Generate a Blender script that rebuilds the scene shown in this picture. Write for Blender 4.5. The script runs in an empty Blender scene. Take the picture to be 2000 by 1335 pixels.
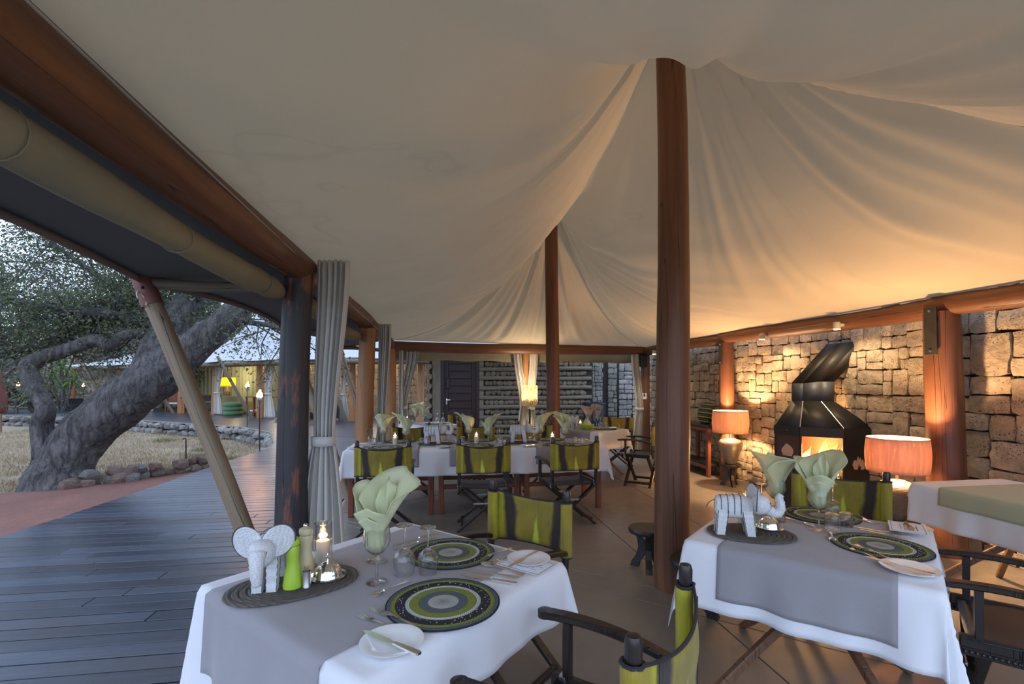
import bpy, bmesh, math, random
import numpy as np
from mathutils import Vector, Matrix, Quaternion, noise as mn

# ---------------------------------------------------------------- camera, sky, exposure
S = bpy.context.scene
COL = S.collection
cam_d = bpy.data.cameras.new('camera'); cam = bpy.data.objects.new('camera', cam_d); COL.objects.link(cam)
cam_d.sensor_fit = 'HORIZONTAL'; cam_d.sensor_width = 36.0; cam_d.lens = 36.0 * 930 / 2000
cam_d.shift_y = 80.5 / 2000; cam_d.clip_start = 0.05; cam_d.clip_end = 400
cam.location = (0, 0, 1.5); cam.rotation_euler = (math.radians(90), 0, 0)
S.camera = cam
W = bpy.data.worlds.new('dusk_sky'); S.world = W; W.use_nodes = True
bg = W.node_tree.nodes['Background']
bg.inputs[0].default_value = (0.58, 0.72, 1.0, 1); bg.inputs[1].default_value = 1.9
S.view_settings.view_transform = 'Standard'; S.view_settings.look = 'None'
S.view_settings.exposure = 0.5; S.view_settings.gamma = 1.0; S.view_settings.use_curve_mapping = False
WARM = (1.0, 0.55, 0.22)

R = random.Random(7)
UP = Vector((0, 0, 1))
def V(*a): return Vector(a)

# ---------------------------------------------------------------- mesh helpers
class MB:
    def __init__(s): s.v = []; s.f = []
    def add(s, vs, fs):
        o = len(s.v); s.v += [tuple(p) for p in vs]; s.f += [tuple(i + o for i in f) for f in fs]; return s
    def box(s, c, size, M=None, ch=0.0):
        hx, hy, hz = size[0] / 2, size[1] / 2, size[2] / 2; c = Vector(c)
        P = []; F = []
        if ch <= 0:
            for z in (-hz, hz):
                for x, y in ((-hx, -hy), (hx, -hy), (hx, hy), (-hx, hy)): P.append(V(x, y, z))
            F = [(3, 2, 1, 0), (4, 5, 6, 7), (0, 1, 5, 4), (1, 2, 6, 5), (2, 3, 7, 6), (3, 0, 4, 7)]
        else:
            ch = min(ch, hx * .9, hy * .9, hz * .9); idx = {}
            for sx in (-1, 1):
                for sy in (-1, 1):
                    for sz in (-1, 1):
                        for a in range(3):
                            q = [sx * (hx - ch), sy * (hy - ch), sz * (hz - ch)]
                            q[a] = (sx * hx, sy * hy, sz * hz)[a]
                            idx[(sx, sy, sz, a)] = len(P); P.append(V(*q))
            def k(sg, a): return idx[(sg[0], sg[1], sg[2], a)]
            for a in range(3):
                b, d = (a + 1) % 3, (a + 2) % 3
                for sa in (-1, 1):
                    ring = []
                    for sb, sd in ((-1, -1), (1, -1), (1, 1), (-1, 1)):
                        g = [0, 0, 0]; g[a] = sa; g[b] = sb; g[d] = sd; ring.append(k(g, a))
                    F.append(tuple(ring) if sa > 0 else tuple(ring[::-1]))
                for sb in (-1, 1):
                    for sd in (-1, 1):
                        g0 = [0, 0, 0]; g0[b] = sb; g0[d] = sd; g0[a] = -1; g1 = list(g0); g1[a] = 1
                        q = (k(g0, b), k(g1, b), k(g1, d), k(g0, d)); F.append(q if sb * sd > 0 else q[::-1])
            for sx in (-1, 1):
                for sy in (-1, 1):
                    for sz in (-1, 1):
                        t = tuple(k((sx, sy, sz), a) for a in range(3)); F.append(t if sx * sy * sz > 0 else t[::-1])
        if M is not None: P = [M @ p for p in P]
        return s.add([p + c for p in P], F)
    def bar(s, p0, p1, w, h, up=UP, ch=0.004, ext=0.0):
        p0 = Vector(p0); p1 = Vector(p1); d = (p1 - p0); L = d.length + 2 * ext; d.normalize()
        x = d.cross(Vector(up))
        if x.length < 1e-4: x = d.cross(V(0, 1, 0))
        x.normalize(); y = x.cross(d)
        M = Matrix((x, d, y)).transposed()
        return s.box((p0 + p1) / 2, (w, L, h), M, ch)
    def tube(s, path, r, n=10, cap=True, rfun=None, flat=1.0, upv=None):
        path = [Vector(p) for p in path]; m = len(path)
        rs = r if isinstance(r, (list, tuple)) else [r] * m
        T = []
        for i in range(m):
            t = path[min(i + 1, m - 1)] - path[max(i - 1, 0)]; t.normalize(); T.append(t)
        ref = Vector(upv) if upv is not None else (V(0, 0, 1) if abs(T[0].z) < .9 else V(1, 0, 0))
        u = (ref - T[0] * ref.dot(T[0])).normalized(); vs = []
        for i in range(m):
            u = (u - T[i] * u.dot(T[i])).normalized(); w = T[i].cross(u)
            for j in range(n):
                a = 2 * math.pi * j / n; q = rs[i] * (rfun(i, a) if rfun else 1)
                vs.append(path[i] + (u * math.cos(a) * flat + w * math.sin(a)) * q)
        fs = []
        for i in range(m - 1):
            for j in range(n):
                j2 = (j + 1) % n; fs.append((i * n + j, i * n + j2, (i + 1) * n + j2, (i + 1) * n + j))
        if cap: fs.append(tuple(range(n))[::-1]); fs.append(tuple((m - 1) * n + j for j in range(n)))
        return s.add(vs, fs)
    def lathe(s, prof, n=24, c=(0, 0, 0), M=None, rf=None, close=False):
        c = Vector(c); vs = []; m = len(prof)
        for i, (r, z) in enumerate(prof):
            for j in range(n):
                a = 2 * math.pi * j / n; q = r * (rf(i, a) if rf else 1)
                p = V(q * math.cos(a), q * math.sin(a), z); vs.append((M @ p if M is not None else p) + c)
        fs = []
        for i in range(m if close else m - 1):
            i2 = (i + 1) % m
            for j in range(n):
                j2 = (j + 1) % n; fs.append((i * n + j, i * n + j2, i2 * n + j2, i2 * n + j))
        if not close:
            if prof[0][0] > 1e-6: fs.append(tuple(range(n))[::-1])
            if prof[-1][0] > 1e-6: fs.append(tuple((m - 1) * n + j for j in range(n)))
        return s.add(vs, fs)
    def grid(s, fn, nu, nv, cu=False):
        vs = []; w = nu if cu else nu + 1
        for j in range(nv + 1):
            for i in range(w): vs.append(fn(i / nu, j / nv))
        fs = []
        for j in range(nv):
            for i in range(nu):
                i2 = (i + 1) % w; fs.append((j * w + i, j * w + i2, (j + 1) * w + i2, (j + 1) * w + i))
        return s.add(vs, fs)
    def prism(s, poly, z0, z1, M=None, c=(0, 0, 0)):
        n = len(poly); c = Vector(c)
        P = [V(x, y, z0) for x, y in poly] + [V(x, y, z1) for x, y in poly]
        if M is not None: P = [M @ p for p in P]
        F = [tuple(range(n))[::-1], tuple(range(n, 2 * n))] + [(i, (i + 1) % n, n + (i + 1) % n, n + i) for i in range(n)]
        return s.add([p + c for p in P], F)
    def sphere(s, c, r, n=12, m=8, sc=(1, 1, 1)):
        pr = [(math.sin(math.pi * i / m) * r if 0 < i < m else 1e-5, -math.cos(math.pi * i / m) * r) for i in range(m + 1)]
        return s.lathe(pr, n, c, Matrix.Diagonal(sc))
    def mesh(s, name, sharp=38):
        me = bpy.data.meshes.new(name); me.from_pydata(s.v, [], s.f); me.update()
        if len(s.f):
            me.polygons.foreach_set('use_smooth', [True] * len(s.f))
            if sharp < 170: me.set_sharp_from_angle(angle=math.radians(sharp))
        return me
    def build(s, name, mat, parent=None, sharp=38, solid=0.0, sub=0, loc=None, rot=None):
        return mkobj(name, s.mesh(name, sharp), mat, parent, solid, sub, loc, rot)
def mkobj(name, me, mat, parent=None, solid=0.0, sub=0, loc=None, rot=None):
    o = bpy.data.objects.new(name, me); COL.objects.link(o)
    if mat is not None and not len(me.materials): me.materials.append(mat)
    if parent is not None: o.parent = parent
    if loc is not None: o.location = loc
    if rot is not None: o.rotation_euler = rot
    if solid:
        k = o.modifiers.new('thickness', 'SOLIDIFY'); k.thickness = solid; k.offset = 0
    if sub:
        k = o.modifiers.new('smooth', 'SUBSURF'); k.levels = sub; k.render_levels = sub
    return o
def tag(o, label, cat, group=None, kind=None):
    if label: o['label'] = label
    if cat: o['category'] = cat
    if group: o['group'] = group
    if kind: o['kind'] = kind
    return o
def struct(o): o['kind'] = 'structure'; return o
def thing(name, label, cat, loc=(0, 0, 0), rz=0.0, group=None):
    o = bpy.data.objects.new(name, None); o.empty_display_size = .1; COL.objects.link(o)
    o.location = loc; o.rotation_euler = (0, 0, rz); return tag(o, label, cat, group)
def copy_tree(o, parent=None):
    c = o.copy(); COL.objects.link(c); c.parent = parent
    for ch in o.children: copy_tree(ch, c)
    return c
def dup(o, loc, rz, label, group=None):
    c = copy_tree(o); c.location = loc; c.rotation_euler = (0, 0, rz); c['label'] = label
    if group: c['group'] = group
    return c
def face(fx, fy): return math.atan2(-fx, fy)      # turns local +Y to (fx, fy)
def light(name, typ, loc, energy, color, size=.05, parent=None, **kw):
    d = bpy.data.lights.new(name, typ); d.energy = energy; d.color = color
    if typ in ('POINT', 'SPOT'): d.shadow_soft_size = size
    for k, v in kw.items(): setattr(d, k, v)
    o = bpy.data.objects.new(name, d); COL.objects.link(o); o.location = loc
    if parent is not None: o.parent = parent
    return o

# ---------------------------------------------------------------- materials
class NT:
    def __init__(s, name, rough=.6, metal=0.0, col=(.8, .8, .8), **kw):
        s.m = bpy.data.materials.new(name); s.m.use_nodes = True; s.t = s.m.node_tree
        s.b = s.t.nodes['Principled BSDF']; s.out = s.t.nodes['Material Output']
        s.set(s.b, {'Roughness': rough, 'Metallic': metal, 'Base Color': (*col, 1)}); s.set(s.b, {k.replace('_', ' '): v for k, v in kw.items()})
    def set(s, n, d):
        for k, v in d.items():
            if isinstance(v, bpy.types.NodeSocket): s.t.links.new(v, n.inputs[k])
            else: n.inputs[k].default_value = v
        return n
    def n(s, typ, ins=None, **at):
        n = s.t.nodes.new('ShaderNode' + typ)
        for k, v in at.items(): setattr(n, k, v)
        if ins: s.set(n, ins)
        return n
    def co(s, kind='Object', scale=(1, 1, 1), rot=(0, 0, 0), loc=(0, 0, 0)):
        tc = s.n('TexCoord'); mp = s.n('Mapping', {'Vector': tc.outputs[kind], 'Scale': scale, 'Rotation': rot, 'Location': loc}); return mp.outputs[0]
    def noise(s, vec, scale=5, detail=4, rough=.55, dist=0.0):
        return s.n('TexNoise', {'Vector': vec, 'Scale': scale, 'Detail': detail, 'Roughness': rough, 'Distortion': dist}).outputs['Fac']
    def ramp(s, fac, stops, interp='LINEAR'):
        r = s.n('ValToRGB', {'Fac': fac}); e = r.color_ramp.elements; r.color_ramp.interpolation = interp
        while len(e) < len(stops): e.new(.5)
        for i, (p, c) in enumerate(stops): e[i].position = p; e[i].color = (*c, 1) if len(c) == 3 else c
        return r.outputs['Color']
    def mix(s, fac, a, b, mode='MIX'):
        n = s.n('Mix', None, data_type='RGBA', blend_type=mode)
        for i, v in ((0, fac), (6, a), (7, b)):
            if isinstance(v, bpy.types.NodeSocket): s.t.links.new(v, n.inputs[i])
            else: n.inputs[i].default_value = v if i == 0 or len(v) == 4 else (*v, 1)
        return n.outputs[2]
    def math(s, op, a, b=0.0, c=0.0, clamp=False):
        n = s.n('Math', None, operation=op, use_clamp=clamp)
        for i, v in enumerate((a, b, c)):
            if isinstance(v, bpy.types.NodeSocket): s.t.links.new(v, n.inputs[i])
            else: n.inputs[i].default_value = v
        return n.outputs[0]
    def bump(s, h, strength=.3, dist=.01):
        s.set(s.b, {'Normal': s.n('Bump', {'Height': h, 'Strength': strength, 'Distance': dist}).outputs[0]}); return s
    def rnd(s): return s.n('ObjectInfo').outputs['Random']
    def base(s, c): s.set(s.b, {'Base Color': c}); return s
def simple(name, col, rough=.6, metal=0.0, col2=None, sc=(6, 6, 6), bump=0, bsc=60, var=0.0, coord='Object', dist=.004, **kw):
    t = NT(name, rough, metal, col, **kw)
    c = col
    if col2 is not None:
        c = t.mix(t.ramp(t.noise(t.co(coord, sc), 1, 5, .6), [(.3, (0, 0, 0)), (.7, (1, 1, 1))]), col, col2)
    if var:
        f = t.math('MULTIPLY_ADD', t.rnd(), 2 * var, 1 - var)
        g = t.n('CombineXYZ', {'X': f, 'Y': f, 'Z': f}).outputs[0]; c = t.mix(1.0, c, g, 'MULTIPLY')
    if not isinstance(c, tuple): t.base(c)
    if bump: t.bump(t.noise(t.co(coord, (bsc, bsc, bsc)), 1, 3), bump, dist)
    return t.m
def logmat(name, a, b, dark, rough=.45, crack=.5, patch=None):
    t = NT(name, rough); v = t.co('Object', (14, 14, .9))
    g = t.noise(v, 1, 6, .65, .6)
    c = t.mix(t.ramp(g, [(.32, (0, 0, 0)), (.68, (1, 1, 1))]), a, b)
    fine = t.noise(t.co('Object', (60, 60, 3)), 1, 3); c = t.mix(t.math('MULTIPLY', fine, .35), c, dark)
    if patch is not None:
        pn = t.ramp(t.noise(t.co('Object', (9, 9, 2.2)), 1, 4, .6), [(.56, (0, 0, 0)), (.63, (1, 1, 1))]); c = t.mix(pn, c, patch)
    ck = t.noise(t.co('Object', (9, 9, .16), loc=(3, 1, 2)), 1, 3, .5, .1)
    line = t.math('ABSOLUTE', t.math('SUBTRACT', ck, .5)); lm = t.ramp(line, [(0.0, (1, 1, 1)), (.006 * crack + .0005, (0, 0, 0))])
    c = t.mix(lm, c, (.008, .006, .006)); t.base(c)
    h = t.math('SUBTRACT', t.math('MULTIPLY', fine, .3), t.math('MULTIPLY', lm, 2.0)); return t.bump(h, .6, .01).m
def canvas(name, col, col2, transl=.12, sc=.5, bump=.25, stain=True):
    t = NT(name, .85); v = t.co('Object', (sc, sc, sc)); n1 = t.noise(v, 1.3, 5, .6)
    c = t.mix(t.ramp(n1, [(.35, (0, 0, 0)), (.75, (1, 1, 1))]), col, col2)
    if stain:
        w = t.noise(t.co('Object', (.7, .7, .7), loc=(4, 2, 0)), 1, 3, .5, .3)
        ln = t.ramp(t.math('ABSOLUTE', t.math('SUBTRACT', w, .66)), [(0, (1, 1, 1)), (.006, (0, 0, 0))]); c = t.mix(t.math('MULTIPLY', ln, .13), c, (.2, .17, .13))
    t.base(c)
    wv = t.noise(t.co('Object', (500, 500, 500)), 1, 2); wr = t.noise(t.co('Object', (2.2, 2.2, 2.2)), 1, 4, .6, .5)
    t.bump(t.math('ADD', t.math('MULTIPLY', wv, .1), t.math('MULTIPLY', wr, 1.0)), bump, .03)
    if transl:
        tr = t.n('BsdfTranslucent', {'Color': c}); mx = t.n('MixShader', {0: transl}); t.t.links.new(t.b.outputs[0], mx.inputs[1]); t.t.links.new(tr.outputs[0], mx.inputs[2]); t.t.links.new(mx.outputs[0], t.out.inputs[0])
    return t.m
def fabric(name, col, weave=900, rough=.9, bump=.15, col2=None):
    t = NT(name, rough, 0, col); t.set(t.b, {'Sheen Weight': .2})
    w1 = t.noise(t.co('Object', (weave * .12, weave * 1.1, weave * .12)), 1, 2); w2 = t.noise(t.co('Object', (weave * 1.1, weave * .12, weave * .12)), 1, 2)
    big = t.noise(t.co('Object', (7, 7, 7)), 1, 3)
    f = t.math('ADD', t.math('MULTIPLY', t.math('ADD', w1, w2), .25), t.math('MULTIPLY', big, .5))
    c2 = col2 or tuple(x * .82 for x in col)
    t.base(t.mix(t.ramp(f, [(.25, (0, 0, 0)), (.8, (1, 1, 1))]), c2, col))
    return t.bump(t.math('ADD', t.math('MULTIPLY', t.math('ADD', w1, w2), .04), big), bump, .02).m
def emit(name, col, strength):
    t = NT(name); e = t.n('Emission', {'Color': (*col, 1), 'Strength': strength}); t.t.links.new(e.outputs[0], t.out.inputs[0]); return t.m
def glassmat(name, tint=(1, 1, 1), rough=0.0):
    t = NT(name, rough, 0, tint); t.set(t.b, {'Transmission Weight': 1.0, 'IOR': 1.45}); tr = t.n('BsdfTransparent', {'Color': (.97, .98, .98, 1)}); mx = t.n('MixShader', {0: .12}); t.t.links.new(t.b.outputs[0], mx.inputs[1]); t.t.links.new(tr.outputs[0], mx.inputs[2]); t.t.links.new(mx.outputs[0], t.out.inputs[0]); return t.m

M = {}
M['canvas'] = canvas('cream_canvas', (.57, .465, .305), (.51, .41, .265))
M['awning'] = canvas('grey_green_canvas', (.13, .14, .135), (.11, .118, .115), .02, stain=False)
M['hem'] = simple('awning_hem', (.24, .19, .17), .85)
M['blind'] = canvas('olive_blind_canvas', (.27, .24, .15), (.21, .19, .12), 0, 1.5, stain=False)
M['white_roof'] = canvas('pale_roof_canvas', (.42, .43, .45), (.36, .37, .39), .05, stain=False)
M['log_red'] = logmat('varnished_red_log', (.20, .078, .034), (.115, .043, .020), (.045, .018, .011), .5, .5)
M['log_brown'] = logmat('brown_post', (.25, .105, .048), (.14, .058, .030), (.05, .024, .015), .45, .4)
M['log_orange'] = logmat('orange_post', (.50, .25, .10), (.34, .15, .06), (.14, .06, .025), .5, .4)
M['log_dark'] = logmat('charred_post', (.035, .034, .038), (.06, .052, .05), (.012, .012, .014), .5, .6, patch=(.22, .075, .045))
M['log_pale'] = logmat('weathered_pole', (.36, .27, .17), (.25, .175, .105), (.12, .08, .05), .6, .8)
M['log_grey'] = logmat('grey_log', (.24, .205, .145), (.15, .13, .09), (.07, .06, .045), .7, .5)
M['wood_black'] = logmat('ebonised_wood', (.030, .020, .017), (.018, .013, .012), (.008, .006, .006), .28, .2)
M['wood_dark'] = logmat('dark_oak', (.24, .115, .055), (.15, .07, .036), (.05, .026, .016), .45, .2)
M['wood_stool'] = simple('black_carved_stool', (.022, .021, .022), .4, bump=.2, bsc=25)
M['wood_red'] = logmat('red_timber', (.27, .075, .028), (.18, .05, .022), (.07, .022, .012), .35, .2)
M['wood_door'] = simple('dark_door_timber', (.020, .009, .010), .5, col2=(.032, .013, .013), sc=(2, 2, 30))
M['plank'] = simple('pale_plank', (.25, .22, .16), .8, col2=(.17, .15, .11), sc=(20, 20, 2))
M['rust'] = simple('rust_steel', (.22, .085, .06), .7, col2=(.15, .06, .05), bump=.3)
M['steel'] = simple('polished_steel', (.90, .90, .90), .14, 1.0)
M['steel_dull'] = simple('brushed_steel', (.5, .5, .5), .32, 1.0)
M['iron'] = simple('black_iron', (.030, .028, .025), .55, .35)
M['bracket'] = simple('grey_bracket', (.06, .06, .06), .5, .7, col2=(.1, .09, .08))
M['linen'] = fabric('white_linen', (.80, .80, .82), col2=(.74, .74, .77))
M['grey_linen'] = fabric('grey_linen', (.34, .32, .33), col2=(.28, .265, .275))
M['sage_linen'] = fabric('sage_linen', (.46, .47, .30), col2=(.40, .41, .27))
M['napkin'] = fabric('pale_green_linen', (.66, .68, .40), col2=(.56, .59, .34))
M['napkin_grey'] = fabric('grey_napkin', (.36, .33, .32))
M['curtain'] = fabric('grey_curtain_linen', (.64, .61, .55), 700, col2=(.55, .525, .48))
M['leather'] = simple('black_leather', (.018, .020, .026), .33, bump=.25, bsc=160, dist=.001)
M['binding'] = simple('dark_binding', (.022, .02, .024), .7)
M['ceramic'] = simple('white_ceramic', (.82, .82, .82), .12, Coat_Weight=.3)
M['glass'] = glassmat('clear_glass')
M['smoke_glass'] = glassmat('hurricane_glass', (1, .97, .93))
M['wax'] = simple('white_wax', (.86, .80, .70), .5, Subsurface_Weight=.0)
M['flame'] = emit('candle_flame', (1.0, .62, .22), 14)
M['torch_flame'] = emit('torch_flame', (1.0, .42, .09), 12)
def firem(name, k):
    t = NT(name); z = t.n('SeparateXYZ', {'Vector': t.n('TexCoord').outputs['Generated']}).outputs[2]; n = t.noise(t.co('Object', (14, 14, 7)), 1, 3)
    f = t.math('ADD', z, t.math('MULTIPLY', t.math('SUBTRACT', n, .5), .7)); c = t.ramp(f, [(.0, (1, .62, .25)), (.45, (1, .52, .14)), (1, (1, .26, .03))]); s = t.math('MULTIPLY_ADD', t.math('SUBTRACT', 1.05, f, clamp=True), k, .9)
    e = t.n('Emission', {'Color': c, 'Strength': s}); t.t.links.new(e.outputs[0], t.out.inputs[0]); return t.m
M['fire'] = firem('log_fire_flame', 6); M['fire_core'] = firem('fire_core', 12)
M['ember'] = emit('glowing_ember', (1.0, .20, .04), 2.0)
M['mill_green'] = simple('lime_lacquer', (.42, .62, .045), .32)
M['mill_cream'] = simple('cream_lacquer', (.72, .62, .36), .35)
M['paper'] = simple('white_paper', (.82, .82, .84), .8)
M['ink'] = simple('dark_print', (.05, .05, .08), .8)
M['bulb'] = emit('lamp_bulb', (1.0, .74, .40), 12)
M['spot_lens'] = emit('spot_lens', (1.0, .80, .50), 40)
M['spot_body'] = simple('cream_spot_housing', (.52, .48, .38), .5)
M['ash'] = simple('charred_log', (.03, .02, .018), .9, bump=.5, bsc=30)
M['olive'] = fabric('olive_upholstery', (.30, .27, .09))
M['green_cushion'] = fabric('green_cushion', (.10, .20, .09))
M['skin'] = simple('skin', (.45, .27, .19), .6)
M['hair'] = simple('dark_hair', (.015, .012, .012), .7)
M['shirt'] = fabric('pink_grey_shirt', (.36, .26, .28))
M['trousers'] = fabric('dark_trousers', (.03, .03, .04))
M['pot'] = simple('dark_pot', (.03, .035, .04), .5)
M['blueblack'] = simple('blue_black_metal', (.015, .03, .05), .35, .3)
M['rope'] = simple('pale_rope', (.55, .52, .45), .8)
# tan hide dyed lime green with dark brown stripes
def hide():
    t = NT('dyed_springbok_hide', .75); t.set(t.b, {'Sheen Weight': .15})
    tc = t.n('TexCoord').outputs['Object']; sp = t.n('SeparateXYZ', {'Vector': tc}); x, z = sp.outputs[0], sp.outputs[2]
    nz = t.noise(t.co('Object', (9, 9, 5)), 1, 4, .6); wob = t.math('MULTIPLY', t.math('SUBTRACT', nz, .5), .06)
    fine = t.noise(t.co('Object', (160, 160, 14)), 1, 3, .6, .5)
    xx = t.math('ADD', x, wob); ax = t.math('ABSOLUTE', xx)
    base = t.mix(t.ramp(nz, [(.3, (0, 0, 0)), (.7, (1, 1, 1))]), (.32, .235, .014), (.17, .125, .014))
    base = t.mix(t.math('MULTIPLY', fine, .40), base, (.44, .35, .03))
    zl = t.math('MULTIPLY_ADD', t.math('SUBTRACT', z, .60), 1 / .28, 0.0, clamp=True)
    cen = t.math('ADD', .155, t.math('MULTIPLY', t.math('SUBTRACT', zl, .5), .03))
    st = t.ramp(t.math('ABSOLUTE', t.math('SUBTRACT', ax, cen)), [(.024, (1, 1, 1)), (.044, (0, 0, 0))])
    lime = t.ramp(t.math('ABSOLUTE', t.math('SUBTRACT', ax, .21)), [(.01, (1, 1, 1)), (.022, (0, 0, 0))])
    c = t.mix(t.math('MULTIPLY', lime, .6), base, (.44, .43, .012)); c = t.mix(st, c, (.035, .020, .016))
    tri = t.math('SUBTRACT', t.math('MULTIPLY', t.math('SUBTRACT', .62, zl), .055), t.math('ABSOLUTE', t.math('ADD', xx, .012)))
    blaze = t.ramp(t.math('MULTIPLY', tri, 10), [(.0, (0, 0, 0)), (.12, (1, 1, 1))]); c = t.mix(t.math('MULTIPLY', blaze, .85), c, (.60, .68, .05))
    t.base(c); return t.bump(t.math('ADD', fine, nz), .5, .006).m
M['hide'] = hide()
def stone(name, a, b, d, var=.25, pit=1.0, s=14):
    t = NT(name, .88); v = t.co('Object', (s, s, s)); n1 = t.noise(v, 1, 6, .65, .3); n2 = t.noise(t.co('Object', (3, 3, 8)), 1, 4)
    c = t.mix(t.ramp(n1, [(.32, (0, 0, 0)), (.66, (1, 1, 1))]), b, a)
    vo = t.n('TexVoronoi', {'Vector': t.co('Object', (55, 55, 55)), 'Scale': 1.0, 'Randomness': 1.0}).outputs['Distance']
    pits = t.math('MULTIPLY', t.ramp(vo, [(.12, (1, 1, 1)), (.32, (0, 0, 0))]), t.ramp(n2, [(.48, (0, 0, 0)), (.62, (1, 1, 1))]))
    c = t.mix(t.math('MULTIPLY', pits, .8), c, d)
    f = t.math('MULTIPLY_ADD', t.rnd(), 2 * var, 1 - var); c = t.mix(1.0, c, t.n('CombineXYZ', {'X': f, 'Y': f, 'Z': t.math('MULTIPLY', f, .97)}).outputs[0], 'MULTIPLY')
    t.base(c); h = t.math('SUBTRACT', t.math('ADD', n1, t.math('MULTIPLY', n2, .6)), t.math('MULTIPLY', pits, .8)); return t.bump(h, pit, .035).m
M['stone'] = stone('tan_stone', (.44, .36, .27), (.28, .22, .165), (.05, .04, .035))
M['stone_grey'] = stone('grey_stone', (.33, .32, .28), (.20, .19, .17), (.05, .05, .05))
M['rock'] = stone('pale_rubble', (.33, .31, .29), (.13, .125, .12), (.03, .03, .03), .35, .9, 6)
M['rock_red'] = stone('dusty_red_rock', (.26, .17, .13), (.13, .09, .08), (.03, .02, .02), .3, .9, 6)
M['mortar'] = simple('dark_joint', (.035, .03, .026), .95)
def concrete():
    t = NT('polished_concrete', .32); n1 = t.noise(t.co('Object', (.9, .9, .9)), 1, 6, .62, .4); n2 = t.noise(t.co('Object', (9, 9, 9)), 1, 5, .6)
    c = t.mix(t.ramp(n1, [(.3, (0, 0, 0)), (.72, (1, 1, 1))]), (.20, .175, .15), (.31, .275, .235)); c = t.mix(t.math('MULTIPLY', n2, .4), c, (.17, .145, .12)); t.base(c)
    t.set(t.b, {'Roughness': t.math('MULTIPLY_ADD', n2, .25, .24)}); return t.bump(n2, .06, .01).m
M['concrete'] = concrete()
def deckm():
    t = NT('blue_black_deck_board', .4); v = t.co('Object', (1.2, 30, 30)); g = t.noise(v, 1, 5, .65, .5); s = t.noise(t.co('Object', (.8, 2, 2)), 1, 4, .6)
    c = t.mix(t.ramp(g, [(.3, (0, 0, 0)), (.7, (1, 1, 1))]), (.026, .035, .052), (.045, .055, .075)); c = t.mix(t.ramp(s, [(.45, (0, 0, 0)), (.7, (1, 1, 1))]), c, (.036, .031, .034))
    f = t.math('MULTIPLY_ADD', t.rnd(), .7, .65); c = t.mix(1.0, c, t.n('CombineXYZ', {'X': f, 'Y': f, 'Z': f}).outputs[0], 'MULTIPLY'); t.base(c)
    t.set(t.b, {'Roughness': t.math('MULTIPLY_ADD', s, .22, .22)}); return t.bump(g, .25, .004).m
M['deck'] = deckm()
M['sand'] = simple('red_sand', (.195, .085, .060), .95, col2=(.135, .060, .044), sc=(1.5, 1.5, 1.5), bump=.6, bsc=14, dist=.03)
M['lawn'] = simple('dry_soil', (.26, .20, .13), .95, col2=(.16, .13, .075), sc=(1.2, 1.2, 1.2), bump=.8, bsc=9, dist=.05)
M['grass_dry'] = simple('dry_grass', (.36, .265, .165), .9, col2=(.21, .165, .085), sc=(.8, .8, .8))
M['grass_green'] = simple('green_lawn', (.12, .17, .05), .9, col2=(.2, .2, .08), sc=(2, 2, 2))
def bark():
    t = NT('grey_bark', .9); w = t.noise(t.co('Object', (13, 13, 3.2), rot=(0, -.75, 0)), 1, 6, .7, .8); n = t.noise(t.co('Object', (24, 24, 8)), 1, 5, .65)
    c = t.mix(t.ramp(w, [(.35, (0, 0, 0)), (.65, (1, 1, 1))]), (.026, .024, .025), (.26, .235, .225)); c = t.mix(t.math('MULTIPLY', n, .4), c, (.07, .06, .058)); t.base(c)
    return t.bump(t.math('ADD', w, t.math('MULTIPLY', n, .7)), 1.0, .14).m
M['bark'] = bark()
def leafm(name, a, b, c3=None):
    t = NT(name, .6); g = t.noise(t.co('Object', (1.1, 1.1, 1.1)), 1, 3); f = t.noise(t.co('Object', (9, 9, 9)), 1, 2)
    c = t.mix(t.ramp(g, [(.4, (0, 0, 0)), (.62, (1, 1, 1))]), a, b)
    if c3: c = t.mix(t.ramp(f, [(.60, (0, 0, 0)), (.66, (1, 1, 1))]), c, c3)
    t.base(c); tr = t.n('BsdfTranslucent', {'Color': c}); mx = t.n('MixShader', {0: .35}); t.t.links.new(t.b.outputs[0], mx.inputs[1]); t.t.links.new(tr.outputs[0], mx.inputs[2]); t.t.links.new(mx.outputs[0], t.out.inputs[0]); return t.m
M['leaf'] = leafm('tree_leaf', (.055, .085, .035), (.10, .13, .055), (.20, .13, .06))
M['leaf_far'] = leafm('bush_leaf', (.05, .075, .035), (.11, .12, .06), (.16, .12, .07))
M['leaf_grey'] = leafm('dry_bush_leaf', (.16, .16, .13), (.23, .21, .17))
M['yucca'] = leafm('yucca_leaf', (.10, .19, .05), (.16, .26, .08))
def shade(name, a, b, streak, st):
    t = NT(name, .8); n = t.noise(t.co('Object', (30, 30, 1.2)), 1, 4, .6, .3); c = t.mix(t.ramp(n, [(.35, (0, 0, 0)), (.65, (1, 1, 1))]), a, b); c = t.mix(t.ramp(n, [(.64, (0, 0, 0)), (.70, (1, 1, 1))]), c, streak); t.base(c)
    tr = t.n('BsdfTranslucent', {'Color': c}); k = t.math('MULTIPLY_ADD', t.ramp(n, [(.60, (0, 0, 0)), (.72, (1, 1, 1))]), .45, st); mx = t.n('MixShader', {0: k}); t.t.links.new(t.b.outputs[0], mx.inputs[1]); t.t.links.new(tr.outputs[0], mx.inputs[2]); t.t.links.new(mx.outputs[0], t.out.inputs[0]); return t.m
M['shade'] = shade('bark_cloth_shade', (.62, .39, .26), (.48, .28, .18), (.95, .80, .55), .16)
M['shade_yellow'] = shade('yellow_shade', (.80, .62, .10), (.70, .52, .08), (.9, .8, .3), .6)
M['shade_cream'] = shade('printed_cream_shade', (.9, .82, .62), (.85, .76, .55), (.95, .9, .75), .55)
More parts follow.
